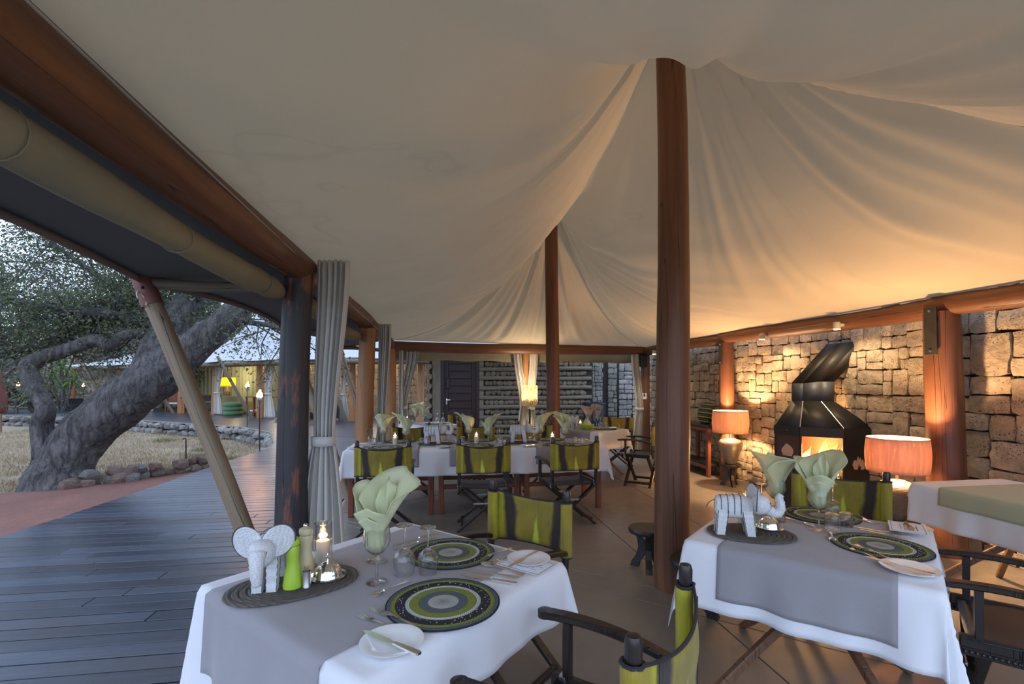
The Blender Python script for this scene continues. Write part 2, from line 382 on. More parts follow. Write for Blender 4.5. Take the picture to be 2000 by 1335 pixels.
def urn():
    t = NT('hammered_pewter', .38, .75, (.42, .37, .30)); w = t.n('TexWave', {'Vector': t.co('Object', (1, 1, 1)), 'Scale': 26.0, 'Distortion': 1.5, 'Detail': 3.0, 'Detail Scale': 2.0}, bands_direction='Z').outputs['Fac']
    t.base(t.mix(w, (.16, .135, .105), (.38, .335, .27))); return t.bump(w, .5, .004).m
M['urn'] = urn()
def beads(name, col):
    t = NT(name, .45); vo = t.n('TexVoronoi', {'Vector': t.co('Object', (1, 1, 1)), 'Scale': 230.0, 'Randomness': .35}).outputs['Distance']
    t.base(t.mix(t.ramp(vo, [(.25, (1, 1, 1)), (.6, (0, 0, 0))]), tuple(c * .68 for c in col), col)); return t.bump(t.math('SUBTRACT', 1.0, vo), .6, .002).m
M['bead_white'] = beads('white_beads', (.88, .88, .88)); M['bead_dark'] = beads('dark_beads', (.05, .06, .08))
def coil(name, a, b, rings, twist=90, bump=.9):
    t = NT(name, .85); sp = t.n('SeparateXYZ', {'Vector': t.n('TexCoord').outputs['Object']}); x, y = sp.outputs[0], sp.outputs[1]
    r = t.math('SQRT', t.math('ADD', t.math('MULTIPLY', x, x), t.math('MULTIPLY', y, y))); th = t.math('ARCTAN2', y, x)
    rows = t.math('SINE', t.math('MULTIPLY', r, rings)); st = t.math('SINE', t.math('MULTIPLY_ADD', th, twist, t.math('MULTIPLY', r, rings * .5)))
    f = t.math('MULTIPLY_ADD', t.math('ADD', rows, st), .25, .5); t.base(t.mix(f, b, a)); return t.bump(f, bump, .003).m
for k, a in (('mat_cream', (.66, .65, .58)), ('mat_slate', (.14, .17, .19)), ('mat_lime', (.30, .34, .05)), ('mat_white', (.68, .70, .68)), ('mat_black', (.028, .024, .032)), ('mat_edge', (.012, .016, .028))):
    M[k] = coil('crochet_' + k, a, tuple(c * .45 for c in a), 1100)
M['reed'] = coil('coiled_reed', (.20, .165, .13), (.05, .042, .036), 480, 260, 1.0)
def stripes():
    t = NT('striped_cushion', .85); sp = t.n('SeparateXYZ', {'Vector': t.n('TexCoord').outputs['Object']}); s = t.math('FRACT', t.math('MULTIPLY', sp.outputs[2], 14.0))
    t.base(t.ramp(s, [(0, (.02, .022, .03)), (.4, (.38, .40, .04)), (.62, (.02, .022, .03)), (.85, (.10, .12, .10))], 'CONSTANT')); return t.m
M['stripes'] = stripes()
def cow():
    t = NT('cowhide', .8); n = t.noise(t.co('Object', (2.5, 2.5, 2.5)), 1, 3); t.base(t.ramp(n, [(.60, (.03, .02, .018)), (.62, (.75, .72, .68))])); return t.m
M['cow'] = cow()
# ---------------------------------------------------------------- plan of the tent (metres, camera stands at 0,0)
AX = V(-.1483, .9889, 0); BX = V(.9889, .1483, 0); RZ = math.atan2(.1483, .9889)
def ab(a, b, z=0.0): return AX * a + BX * b + UP * z
FL, FR, BL, BR = V(-.98, .22, 0), V(4.27, 1.10, 0), V(-2.30, 9.0, 0), V(2.90, 10.35, 0)
def logmesh(mb, L, r0, r1, seed, bend=.012, n=16, seg=14, knob=.03):
    o = seed * 7.3
    path = []; rs = []
    for i in range(seg + 1):
        t = i / seg
        path.append((bend * math.sin(t * 3.1 + seed) , bend * math.sin(t * 4.3 + 2 * seed), t * L)); rs.append(r0 + (r1 - r0) * t)
    path[0] = (path[0][0], path[0][1], 0)
    return mb.tube(path, rs, n, True, lambda i, a: 1 + knob * (mn.noise((math.cos(a) * 1.3 + o, math.sin(a) * 1.3, i * L / seg * 2.2)) * 1.2 + .4 * mn.noise((math.cos(a) * 4 + o, math.sin(a) * 4, i * .5))), upv=(1, 0, 0))
def log(name, p0, p1, r0, r1, mat, label=None, cat=None, parent=None, seed=None, **kw):
    seed = R.random() * 9 if seed is None else seed; p0 = Vector(p0); p1 = Vector(p1); d = p1 - p0
    o = logmesh(MB(), d.length, r0, r1, seed, **kw).build(name, mat, parent, 60)
    o.location = p0; o.rotation_mode = 'QUATERNION'; o.rotation_quaternion = d.to_track_quat('Z', 'Y')
    if label: tag(o, label, cat)
    return o

# ---------------------------------------------------------------- tent canvas: a stretched membrane over two poles
def tp(u, v): a = FL.lerp(BL, v); b = FR.lerp(BR, v); return a.lerp(b, u)
PK1, PK2 = (.5, .314, 4.50), (.5, .754, 4.42)
gu = np.linspace(0, 1, 241); gv = np.linspace(0, 1, 409); GU, GV = np.meshgrid(gu, gv)
ridge = [(.314, 4.50), (.335, 4.38), (.37, 4.24), (.43, 4.08), (.50, 3.97), (.58, 3.90), (.66, 3.93), (.71, 4.08), (.754, 4.42)]
fL, fR, fF, fB = GU / .5, (1 - GU) / .5, GV / PK1[1], (1 - GV) / (1 - PK2[1])
fs_ = np.minimum(fL, fR); fh_ = np.minimum(fF, fB); ff = np.clip(np.minimum(fs_, fh_), 0, 1)
side = fs_ <= fh_
vr = np.clip(np.where(side, GV, np.where(GV < .5, PK1[1], PK2[1])), PK1[1], PK2[1])
Hr = np.interp(vr, [q[0] for q in ridge], [q[1] for q in ridge])
wB = GV ** 4; zb = (2.35 + (2.27 - 2.35) * GU) * (1 - wB) + (2.31 - .04 * GU) * wB
pw = 2.9 + 0 * ff
kk = 1 / (1 + np.exp(-(fs_ - fh_) * 14)); pw = pw * (1 - kk) + np.where(GV < .5, 2.35, 2.2) * kk
Zf = zb + (Hr - zb) * (.90 * ff ** pw + .10 * ff)
for _ in range(2):
    Zs = Zf.copy(); Zs[1:-1, 1:-1] = (Zf[1:-1, 1:-1] * 2 + Zf[:-2, 1:-1] + Zf[2:, 1:-1] + Zf[1:-1, :-2] + Zf[1:-1, 2:]) / 6; Zf = Zs
P1w, P2w = tp(PK1[0], PK1[1]), tp(PK2[0], PK2[1])
Lx = FL.x + (BL.x - FL.x) * GV; Ly = FL.y + (BL.y - FL.y) * GV; Rx = FR.x + (BR.x - FR.x) * GV; Ry = FR.y + (BR.y - FR.y) * GV
XX = Lx + (Rx - Lx) * GU; YY = Ly + (Ry - Ly) * GU
def folds(px, py, fr):
    dx, dy = XX - px, YY - py; r = np.hypot(dx, dy); th = np.arctan2(dy, dx); s = np.zeros_like(r)
    for k, (f, a) in enumerate(fr): s += a * np.sin(f * th + 1.7 * k + .8 * np.sin(2.3 * th + k) + .5 * r)
    return r, th, s
edge = np.minimum(np.minimum(GU, 1 - GU) * 5.3, np.minimum(GV, 1 - GV) * 9.0)
ek = np.clip(edge / .5, 0, 1)
r1, t1, s1 = folds(P1w.x, P1w.y, [(17, .5), (29, .5), (43, .35), (61, .2)])
r2, t2, s2 = folds(P2w.x, P2w.y, [(19, .5), (33, .5), (47, .4), (71, .25)])
hipF = 1 / (1 + np.exp(-(PK1[1] - GV - np.abs(GU - .5) * .62) * 60)); hipB = 1 / (1 + np.exp(-(GV - PK2[1] - np.abs(GU - .5) * .49) * 70))
am1 = (.020 + .075 * hipF * np.exp(-np.maximum(r1 - .3, 0) / .9) + .02 * hipF) * np.clip(r1 / .25, 0, 1) * np.exp(-np.maximum(r1 - .8, 0) / 1.8)
am2 = (.018 + .036 * hipB) * np.clip(r2 / .25, 0, 1) * np.exp(-np.maximum(r2 - .8, 0) / 2.0)
Zf += ek * (am1 * s1 + am2 * s2)
# long slack drapes that run from the eaves up to the ridge, as in a slack liner
dr = np.sin(GV * 46 + 3.2 * np.sin(GU * 4.2) + 1.4 * np.sin(GV * 13)) * np.exp(-((GV - .62) / .14) ** 2) * .022 + np.sin(GV * 60 - 16 * GU) * np.exp(-((GV - .16) / .10) ** 2 - ((GU - .84) / .18) ** 2) * .035 + np.sin(GV * 52 + 22 * GU) * np.exp(-((GV - .34) / .10) ** 2 - ((GU - .80) / .14) ** 2) * .022
Zf += ek * dr
n0, n1 = Zf.shape
me = bpy.data.meshes.new('ceiling')
co = np.stack([XX, YY, Zf], -1).reshape(-1, 3)
idx = np.arange(n0 * n1).reshape(n0, n1)
q = np.stack([idx[:-1, :-1], idx[:-1, 1:], idx[1:, 1:], idx[1:, :-1]], -1).reshape(-1, 4)
me.vertices.add(len(co)); me.vertices.foreach_set('co', co.ravel()); me.loops.add(q.size); me.loops.foreach_set('vertex_index', q.ravel())
me.polygons.add(len(q)); me.polygons.foreach_set('loop_start', np.arange(0, q.size, 4)); me.polygons.foreach_set('use_smooth', np.ones(len(q), bool)); me.update(); me.validate()
ceiling = struct(mkobj('ceiling', me, M['canvas'])); ceiling['label'] = 'cream canvas tent lining sagging between two tall poles'
def roofz(u, v): return float(Zf[int(round(v * (n0 - 1))), int(round(u * (n1 - 1)))])
# sewn hip seams
for (u0, v0, u1, v1) in ((.5, PK2[1], 1, 1), (.5, PK2[1], 0, 1), (.5, PK1[1], 1, 0)):
    pts = []
    for k in range(61):
        t = k / 60; u = u0 + (u1 - u0) * t; v = v0 + (v1 - v0) * t; p = tp(u, v); p.z = roofz(u, v) - .004; pts.append(p)
    MB().tube(pts[3:], .0035, 6).build('seam', M['canvas'], ceiling)
val = MB()
bL, bR = BL + AX * .16, BR + AX * .16
val.grid(lambda s, t: bL.lerp(bR, s) + UP * (2.20 - .26 * t + .012 * math.sin(s * 40)), 60, 4); val.build('valance', M['blind'], ceiling, solid=.004)

# ---------------------------------------------------------------- beams and posts
PL = [V(-.98, .22, 0), V(-1.42, 3.16, 0), V(-1.87, 6.10, 0), V(-2.30, 9.0, 0)]
PR = [V(4.27, 1.10, 0), V(3.81, 4.19, 0), V(3.33, 7.38, 0), V(2.90, 10.35, 0)]
ZL, ZR = 2.27, 2.19
nm = ['thick red-brown eave beam with long cracks over the near deck edge', 'red-brown eave beam between the charred post and the next post', 'short far eave beam on the deck side meeting the back beam']
for i in range(3):
    a, b = PL[i], PL[i + 1]; d = (b - a).normalized()
    log('roof_beam', a - d * (.9 if i == 0 else .05) + UP * ZL, b + d * .10 + UP * (ZL if i < 2 else 2.24), .100, .094, M['log_red'], nm[i], 'beam', seed=i + 1.0, bend=.015, seg=26)
nm = ['nearest wall-side eave beam running out of view above the far right table', 'wall-side eave beam above the fireplace carrying two small spotlights', 'far wall-side eave beam above the console table']
for i in range(3):
    a, b = PR[i], PR[i + 1]; d = (b - a).normalized()
    log('roof_beam', a - d * .08 + UP * ZR, b + d * .08 + UP * ZR, .096, .090, M['log_red'], nm[i], 'beam', seed=i + 4.0, bend=.022, seg=22)
log('roof_beam', BL - BX * .1 + UP * 2.215, BR + BX * .1 + UP * 2.19, .100, .105, M['log_red'], 'long back eave beam above the curtains and the dark door', 'beam', seed=8.0, bend=.02, seg=24)
log('roof_beam', FL + UP * 2.27, FR + UP * 2.19, .09, .09, M['log_red'], 'front eave beam across the tent opening overhead', 'beam', seed=8.7)
post1 = log('post', (-1.50, 3.16, 0), (-1.40, 3.16, 2.22), .105, .090, M['log_dark'], 'charred black post with red patches beside the tied near curtain', 'post', seed=2.2, knob=.02)
log('post', (-1.90, 6.10, 0), (-1.86, 6.10, 2.2), .115, .100, M['log_orange'], 'orange-brown post behind the left end of the long table', 'post', seed=3.3)
log('post', (-2.32, 9.0, 0), (-2.29, 9.0, 2.16), .105, .095, M['log_orange'], 'orange-brown corner post at the far end of the deck side', 'post', seed=4.4)
log('tent_pole', (1.20, 3.49, 0), (1.135, 3.49, 4.22), .130, .098, M['log_brown'], 'tall thick brown tent pole beside the black stools', 'pole', seed=5.5, seg=30, bend=.02, knob=.035)
log('tent_pole', (.634, 7.46, 0), (.626, 7.46, 4.12), .108, .10, M['log_red'], 'slimmer red-brown tent pole standing behind the long table', 'pole', seed=6.6, seg=20)
bkp = log('post', (.262, 9.78, 0), (.262, 9.78, 2.12), .075, .07, M['log_orange'], 'slim post between the two tied curtains of the back opening', 'post', seed=7.7)
pr = []
for i, (lb, dx) in enumerate((('stout brown post beside the big lamp at the right wall', .05), ('red-lit brown post behind the far lamp', .0), ('brown corner post at the back right with a wall socket', .0))):
    p = PR[i + 1]
    o = log('post', (p.x + dx * .5, p.y, 0), (p.x - dx * .5, p.y, ZR - .06), (.142, .112, .10)[i], (.128, .105, .095)[i], M['log_red'] if i < 2 else M['log_brown'], lb, 'post', seed=9 + i * 1.3)
    pr.append(o)
    if i < 2:
        k = (1.0, .8)[i]
        q_ = (.134, .108)[i]; b = MB().box((0, 0, 0), (.012, .10 * k, .42 * k), None, .003).build('bracket', M['bracket'], o, loc=(0, 0, 1.96)); ld = o.rotation_quaternion.inverted() @ V(-.97, -.24, 0); b.location = (ld.x * (q_ + .008), ld.y * (q_ + .008), 1.96); b.rotation_euler = (0, 0, math.atan2(ld.y, ld.x))
        for z in (1.83, 2.14):
            MB().lathe([(.001, .0), (.012, 0), (.010, .008), (.001, .010)], 10, (0, 0, 0)).build('bolt', M['steel_dull'], b, loc=(.006, 0, (z - 1.985) * k * 1.12), rot=(0, math.pi / 2, 0))
ld = pr[2].rotation_quaternion.inverted() @ V(-.45, -.89, 0); sk = MB().box((.1, 0, 0), (.012, .09, .13), None, .004).build('wall_socket', M['paper'], pr[2], loc=(0, 0, 1.22), rot=(0, 0, math.atan2(ld.y, ld.x))); MB().box((.108, 0, .02), (.006, .04, .045)).build('switch', M['ink'], sk)

# leaning awning poles with rusty caps and struts
TIP = [V(-1.95, .15, 2.17), V(-2.40, 3.10, 2.18), V(-2.84, 6.04, 2.19), V(-3.28, 8.95, 2.19)]
nm = {1: 'weathered pale pole leaning outwards from the near deck edge to the awning', 2: 'second leaning pale pole half hidden behind the near curtain', 3: 'farthest leaning awning pole on the deck side'}
for i in (1, 2, 3):
    base = PL[i] + V(-.14 - .08 * (i > 1), 0, 0); t = TIP[i]
    o = log('leaning_pole', base, t, .058, .052, M['log_pale'], nm[i], 'pole', seed=11.0 + i, knob=.025, bend=.018, seg=20)
    L = (t - base).length
    c = MB().lathe([(.058, L - .19), (.062, L - .19), (.060, L + .012), (.002, L + .02)], 16).build('cap', M['rust'], o, 50)
    c.location = (.018 * math.sin(3.1 + 11 + i), .018 * math.sin(4.3 + 22 + 2 * i), 0)
    for a in (0, 2.1): MB().sphere((.062 * math.cos(a - 1.9), .062 * math.sin(a - 1.9), L - .08), .010).build('bolt', M['iron'], c)
    ring = MB().tube([(.09 + .035 * math.cos(q), 0, L - .16 + .05 * math.sin(q)) for q in [k * .45 for k in range(14)]], .005, 6).build('rope_loop', M['rope'], c)
    log('awning_strut', t + V(.06, 0, -.03), PL[i] + V(0, 0, 2.13), .036, .034, M['log_grey'], 'thin horizontal strut from the %s leaning pole to its post' % ('near', 'second', 'farthest')[i - 1], 'strut', seed=13.0 + i, n=12)
# awning outside the eave
aw = MB(); ys = [-1.2, .15, 3.10, 6.04, 8.95]
def edgep(y):
    x0 = -1.93 - .15 * y; k = 0
    for i in range(len(ys) - 1):
        if ys[i] <= y <= ys[i + 1]: k = math.sin(math.pi * (y - ys[i]) / (ys[i + 1] - ys[i]))
    return V(x0 + .10 * k, y, 2.185 + .05 * k)
def awf(s, t):
    y = -1.2 + 10.15 * t; e = edgep(y); i = V(-.95 - .15 * y, y, 2.36); p = e.lerp(i, s); p.z -= .05 * math.sin(math.pi * s); return p
aw.grid(awf, 14, 90)
awn = tag(aw.build('awning', M['awning'], None, 60, solid=.004), 'dark grey canvas awning stretched over the deck edge', 'awning')
hem = MB(); hem.grid(lambda s, t: edgep(-1.2 + 10.15 * s) + V(-.002, 0, .012 - .055 * t), 90, 1); hem.build('hem', M['hem'], awn, solid=.006)
for i, lb in ((0, 'thick olive canvas blind rolled up under the near red-brown beam'), (1, 'olive canvas blind rolled up between the second and third posts')):
    a = PL[i] + V(-.10, 0, 2.15); b = PL[i + 1] + V(-.09, 0, 2.085); d = (b - a).normalized(); pts = []; rs = []
    a = a - d * (.4 if i == 0 else -.12); b = b - d * .10
    for k in range(31):
        t = k / 30; pts.append(a.lerp(b, t) - UP * .04 * math.sin(math.pi * t)); rs.append(.064 + .012 * math.sin(t * 17) * .4 + (.006 * math.sin(t * 90) if t > .8 else 0) - (.025 if k in (0, 30) else 0))
    bl = tag(MB().tube(pts, rs, 18, True, lambda i_, a_: 1 + .05 * math.sin(a_ * 3 + i_ * .4)).build('rolled_blind', M['blind'], None, 70), lb, 'blind')
    for k in (4, 12, 19, 27): MB().tube([pts[k] + (Vector((d.y, -d.x, 0)) * math.cos(q) + UP * math.sin(q)) * (rs[k] + .004) for q in [j * .42 for j in range(16)]], .0025, 6).build('strap', M['blind'], bl)
# thin guide wire along the near beam
tag(MB().tube([V(-.80, -.3, 2.30), PL[1] + V(.10, -.02, 2.25), PL[3] + V(.1, -.05, 2.22)], .004, 6).build('curtain_wire', M['steel_dull']), 'thin steel wire strung along the deck-side eave beam', 'wire')

# ---------------------------------------------------------------- floor slabs, joints recessed
def clip(poly, p, n):
    out = []
    for i in range(len(poly)):
        a, b = poly[i], poly[(i + 1) % len(poly)]; da, db = (a - p).dot(n), (b - p).dot(n)
        if da >= 0: out.append(a)
        if (da > 0) != (db > 0) and abs(da - db) > 1e-9: out.append(a.lerp(b, da / (da - db)))
    return out
def inset(poly, d):
    out = poly; c = sum(poly, V(0, 0, 0)) / len(poly)
    for i in range(len(poly)):
        a, b = poly[i], poly[(i + 1) % len(poly)]; e = (b - a).normalized(); n = V(-e.y, e.x, 0)
        if n.dot(c - a) < 0: n = -n
        out = clip(out, a + n * d, n)
    return out
slab = [ab(-1.2, -1.236), ab(-1.2, 5.3), ab(13.2, 5.3), ab(13.2, -1.236)]
fl = MB(); fl.add([p - UP * .03 for p in slab] + [p - UP * .12 for p in slab], [(0, 1, 2, 3), (7, 6, 5, 4), (0, 4, 5, 1), (1, 5, 6, 2), (2, 6, 7, 3), (3, 7, 4, 0)])
floor = struct(fl.build('floor', M['mortar']))
cuts = [((1.22, 3.49), (.626, 7.46)), ((.46, 3.58), (1.26, 3.05)), ((-1.92, 5.26), (-1.6, 5.07)), ((-1.2, 6.2), (-.5, 6.85)), ((-1, 8.2), (2.0, 8.65)), ((2.4, 2.0), (2.2, 3.5))]
pieces = [slab]
for (p, q2) in cuts:
    p = V(*p, 0); e = (V(*q2, 0) - p).normalized(); n = V(-e.y, e.x, 0); nw = []
    for po in pieces:
        for sg in (1, -1):
            k = clip(po, p, n * sg)
            if len(k) >= 3: nw.append(k)
    pieces = nw
for po in pieces:
    a = inset(po, .004)
    if len(a) < 3: continue
    b = inset(po, .007) 
    if len(b) != len(a): b = a
    n = len(a); mb = MB(); mb.add([p - UP * .03 for p in a] + [p - UP * .003 for p in a] + [p for p in b], [tuple(range(2 * n, 3 * n))] + [(i, (i + 1) % n, n + (i + 1) % n, n + i) for i in range(n)] + [(n + i, n + (i + 1) % n, 2 * n + (i + 1) % n, 2 * n + i) for i in range(n)])
    mb.build('floor_slab', M['concrete'], floor)
# ---------------------------------------------------------------- deck
EDGE = [V(-4.75, -4, 0), V(-4.9, 0, 0), V(-5.0, 4.65, 0), V(-5.13, 6.15, 0), V(-5.3, 7.66, 0), V(-5.44, 8.66, 0), V(-5.6, 10.6, 0), V(-6.0, 12.0, 0), V(-6.56, 13.0, 0), V(-7.5, 14.8, 0), V(-9.46, 16.6, 0), V(-12.0, 17.9, 0), V(-16.7, 20.2, 0), V(-24.2, 22.5, 0), V(-40, 25, 0)]
ea = [p.dot(AX) for p in EDGE[:11]]; eb = [p.dot(BX) for p in EDGE[:11]]
dk = MB(); und = [p - UP * .035 for p in EDGE] + [V(-40, 40, -.035), V(12, 40, -.035), ab(14, 5.2, -.035), ab(13.3, -1.2, -.035), ab(-4.5, -1.2, -.035)]
dk.add(und, [tuple(range(len(und)))]); deck = struct(dk.build('deck', M['mortar']))
bw = .14; a = -2.0; k = 0
while a < 15.0:
    b0 = float(np.interp(a + bw / 2, ea, eb)); b1 = -1.245
    if a > 13.2: b1 = 5.2
    cuts_ = [b0 + R.uniform(-.01, .01)] + ([R.uniform(b0 + .6, min(b1, -1.24) - .5)] if b1 - b0 > 2.2 else []) + [b1]
    for s0, s1 in zip(cuts_[:-1], cuts_[1:]):
        if a < .2: pass
        mb = MB().box(((s0 + s1) / 2, a + bw / 2, -.012 + R.uniform(-.0012, .0012)), (s1 - s0 - .003, bw - .011, .024), None, .004)
        mb.build('board', M['deck'], deck, 25, rot=(0, 0, RZ))
    a += bw; k += 1
far = [ab(15.0, float(np.interp(15.0, ea, eb)))] + EDGE[9:] + [V(-40, 40, 0), V(12, 40, 0), ab(15.0, 5.2)]
fo = MB().add(far, [tuple(range(len(far)))]).build('far_boards', M['deck'], deck); fo['kind'] = 'stuff'
tr = MB().tube([p + V(0, 0, -.03) for p in EDGE[6:]], .028, 6); tr.build('edge_board', M['plank'], deck)
# ---------------------------------------------------------------- ground
def gz(x, y):
    k = max(0, min(1, (y - 7) / 7)); k = k * k * (3 - 2 * k); z = -.12 - .36 * k
    if y > 27 or x < -26:
        q = max(0, max((y - 27) / 30, (-26 - x) / 40)); z += .4 * min(1, q * 8) + 6.0 * min(q, 1.6) ** 1.2
    return z + .03 * mn.noise((x * .6, y * .6, 0))
g = MB(); g.grid(lambda s, t: V(-95 + 130 * s, -30 + 130 * t, gz(-95 + 130 * s, -30 + 130 * t)), 130, 130)
ground = struct(g.build('ground', M['lawn'], None, 180))
sp = [V(-40, -12, 0), V(-4.7, -12, 0), V(-4.85, 0, 0), V(-4.95, 4.65, 0), V(-5.1, 6.15, 0), V(-5.25, 7.66, 0), V(-5.4, 8.9, 0), V(-5.75, 8.6, 0), V(-6.2, 7.75, 0), V(-6.7, 7.2, 0), V(-7.4, 6.85, 0), V(-12, 6.4, 0), V(-40, 5.0, 0)]
sm = MB(); bmS = bmesh.new(); vsb = [bmS.verts.new((p.x, p.y, -.085)) for p in sp]; bmS.faces.new(vsb); bmesh.ops.triangulate(bmS, faces=bmS.faces[:])
meS = bpy.data.meshes.new('sand_path'); bmS.to_mesh(meS); bmS.free(); struct(mkobj('sand_path', meS, M['sand']))
gl = MB().add([V(-40, 26.2, .03), V(-13.5, 30, .03), V(-13.5, 36, .03), V(-40, 36, .03)], [(0, 1, 2, 3)]); struct(gl.build('lawn', M['grass_green']))

# ---------------------------------------------------------------- stones
def rockmesh(sx, sy, sz, seed, n=9, m=6, amp=.28):
    mb = MB(); mb.sphere((0, 0, 0), 1, n, m)
    vs = []
    for p in mb.v:
        p = Vector(p); s = 1 + amp * mn.noise(p * 1.1 + V(seed * 3.1, seed, 0)) * 1.6; q = p * s
        q = V(*[math.copysign(abs(c) ** .8, c) for c in q]); vs.append((q.x * sx, q.y * sy, q.z * sz))
    mb.v = vs; return mb.mesh('rock', 28)
ROCKS = [rockmesh(1, .85, .8, i) for i in range(9)]
def rock(name, p, s, mat, parent=None, i=0):
    me = ROCKS[R.randrange(9)]
    key = (me.name, mat.name)
    o = bpy.data.objects.new(name, me); COL.objects.link(o)
    if not len(me.materials): me.materials.append(mat)
    o.material_slots[0].link = 'OBJECT'; o.material_slots[0].material = mat
    o.parent = parent; o.location = p; o.scale = (s, s, s * R.uniform(.8, 1)); o.rotation_euler = (R.uniform(-.3, .3), R.uniform(-.3, .3), R.uniform(0, 6.3)); return o
# retaining wall under the far deck edge
rw = bpy.data.objects.new('wall_garden', None); COL.objects.link(rw); rw['kind'] = 'structure'; rw['label'] = 'rubble retaining wall under the curved deck edge'
pl = EDGE[6:14]; cum = [0]
for p, q2 in zip(pl[:-1], pl[1:]): cum.append(cum[-1] + (q2 - p).length)
def along(s):
    for i in range(len(pl) - 1):
        if s <= cum[i + 1]: return pl[i].lerp(pl[i + 1], (s - cum[i]) / (cum[i + 1] - cum[i]))
    return pl[-1]
for row, (zz, sz) in enumerate(((-.42, .20), (-.16, .17))):
    s = .05 + row * .1
    while s < cum[-1]:
        p = along(s); q2 = along(min(s + .1, cum[-1])); d = (q2 - p); nrm = V(-d.y, d.x, 0).normalized() if d.length > 1e-4 else V(-1, 0, 0)
        sc = sz * R.uniform(.75, 1.15); rock('stone', p + nrm * R.uniform(.0, .06) + UP * (zz + R.uniform(-.02, .03)), sc, M['rock'], rw); s += sc * (1.75 if row else 1.7) * (1 + .012 * s)
# border of loose red-dusted rocks
bp = [V(-10.2, 6.35, 0), V(-8.6, 6.6, 0), V(-7.75, 6.75, 0)], [V(-6.75, 7.25, 0), V(-6.25, 7.8, 0), V(-5.85, 8.5, 0), V(-5.55, 9.1, 0)]
n_r = 0
for poly in bp:
    for a, b in zip(poly[:-1], poly[1:]):
        L = (b - a).length; s = 0
        while s < L:
            sc = R.uniform(.10, .165); p = a.lerp(b, s / L)
            for lay in range(2 if R.random() < .55 else 1):
                n_r += 1; tag(rock('border_rock', p + V(R.uniform(-.05, .05), R.uniform(-.05, .05), -.05 + lay * .13), sc * (1 - .15 * lay), M['rock_red' if R.random() < .8 else 'rock']), 'rough reddish rock in the low border edging the dry lawn', 'rock', 'rocks of the lawn border')
            s += sc * 1.45
def split(x0, z0, x1, z1, tgt, out, rnd, mn_=.09):
    w, h = x1 - x0, z1 - z0
    t = tgt * rnd.uniform(.55, 1.6)
    if (w * h < t and w < 3.2 * h and h < 1.7 * w) or (w < mn_ * 2 and h < mn_ * 2): out.append((x0, z0, x1, z1)); return
    f = rnd.uniform(.36, .64)
    if w > h * 1.25 or (w > h * .9 and rnd.random() < .3): c = x0 + w * f; split(x0, z0, c, z1, tgt, out, rnd); split(c, z0, x1, z1, tgt, out, rnd)
    else: c = z0 + h * f; split(x0, z0, x1, c, tgt, out, rnd); split(x0, c, x1, z1, tgt, out, rnd)
def stones(parent, rect, tgt, mat, fn, seed, depth=.055, gap=.005, name='stone', hole=None):
    rnd = random.Random(seed); out = []; split(*rect, tgt, out, rnd)
    for k, (x0, z0, x1, z1) in enumerate(out):
        if hole and hole((x0 + x1) / 2, (z0 + z1) / 2): continue
        w, h = x1 - x0, z1 - z0; dp = depth * rnd.uniform(.65, 1.25); mb = MB(); vs = []; ng = 4
        jit = [[(rnd.uniform(-1, 1) * .07 * min(w, h), rnd.uniform(-1, 1) * .07 * min(w, h)) for _ in range(5)] for _ in range(5)]
        def P(i, j, back):
            a, b = i / ng, j / ng; ed = i in (0, ng) or j in (0, ng); cr = i in (0, ng) and j in (0, ng)
            x = x0 + gap + (w - 2 * gap) * a; z = z0 + gap + (h - 2 * gap) * b
            jx, jz = jit[i][j]
            if cr: x += (.16 if i == 0 else -.16) * min(w, h) * .22; z += (.16 if j == 0 else -.16) * min(w, h) * .22
            x += jx * (.6 if ed else 1); z += jz * (.6 if ed else 1)
            d = 0 if back else (dp * (.84 if ed else 1) + (0 if ed else .022 * mn.noise((x * 7, z * 7, seed * 1.7))))
            return fn(x, z, d)
        for j in range(ng + 1):
            for i in range(ng + 1): vs.append(P(i, j, False))
        ringi = [(i, 0) for i in range(ng)] + [(ng, j) for j in range(ng)] + [(i, ng) for i in range(ng, 0, -1)] + [(0, j) for j in range(ng, 0, -1)]
        bo = len(vs); vs += [P(i, j, True) for i, j in ringi]; n = ng + 1
        fs = [(j * n + i, j * n + i + 1, (j + 1) * n + i + 1, (j + 1) * n + i) for j in range(ng) for i in range(ng)]
        m = len(ringi)
        for q2 in range(m):
            (i, j), (i2, j2) = ringi[q2], ringi[(q2 + 1) % m]; fs.append((bo + q2, bo + (q2 + 1) % m, j2 * n + i2, j * n + i))
        mb.add(vs, [f[::-1] for f in fs]); mb.build(name, mat, parent, 55)
# right-hand stone wall: local x runs along the wall, local y into the room
WO = V(4.72 - .15 * .6, .6, 0)
wr = MB().box((5.25, -.10, 1.22), (10.5, .2, 2.44)).build('wall_right', M['mortar'], None, loc=WO, rot=(0, 0, math.pi / 2 + RZ)); struct(wr)
stones(wr, (1.6, 0, 4.0, 2.42), .085, M['stone'], lambda x, z, d: V(x, d, z), 3)
stones(wr, (4.0, 0, 7.0, 2.42), .048, M['stone'], lambda x, z, d: V(x, d, z), 5)
stones(wr, (7.0, 0, 10.4, 2.42), .050, M['stone'], lambda x, z, d: V(x, d, z), 8)
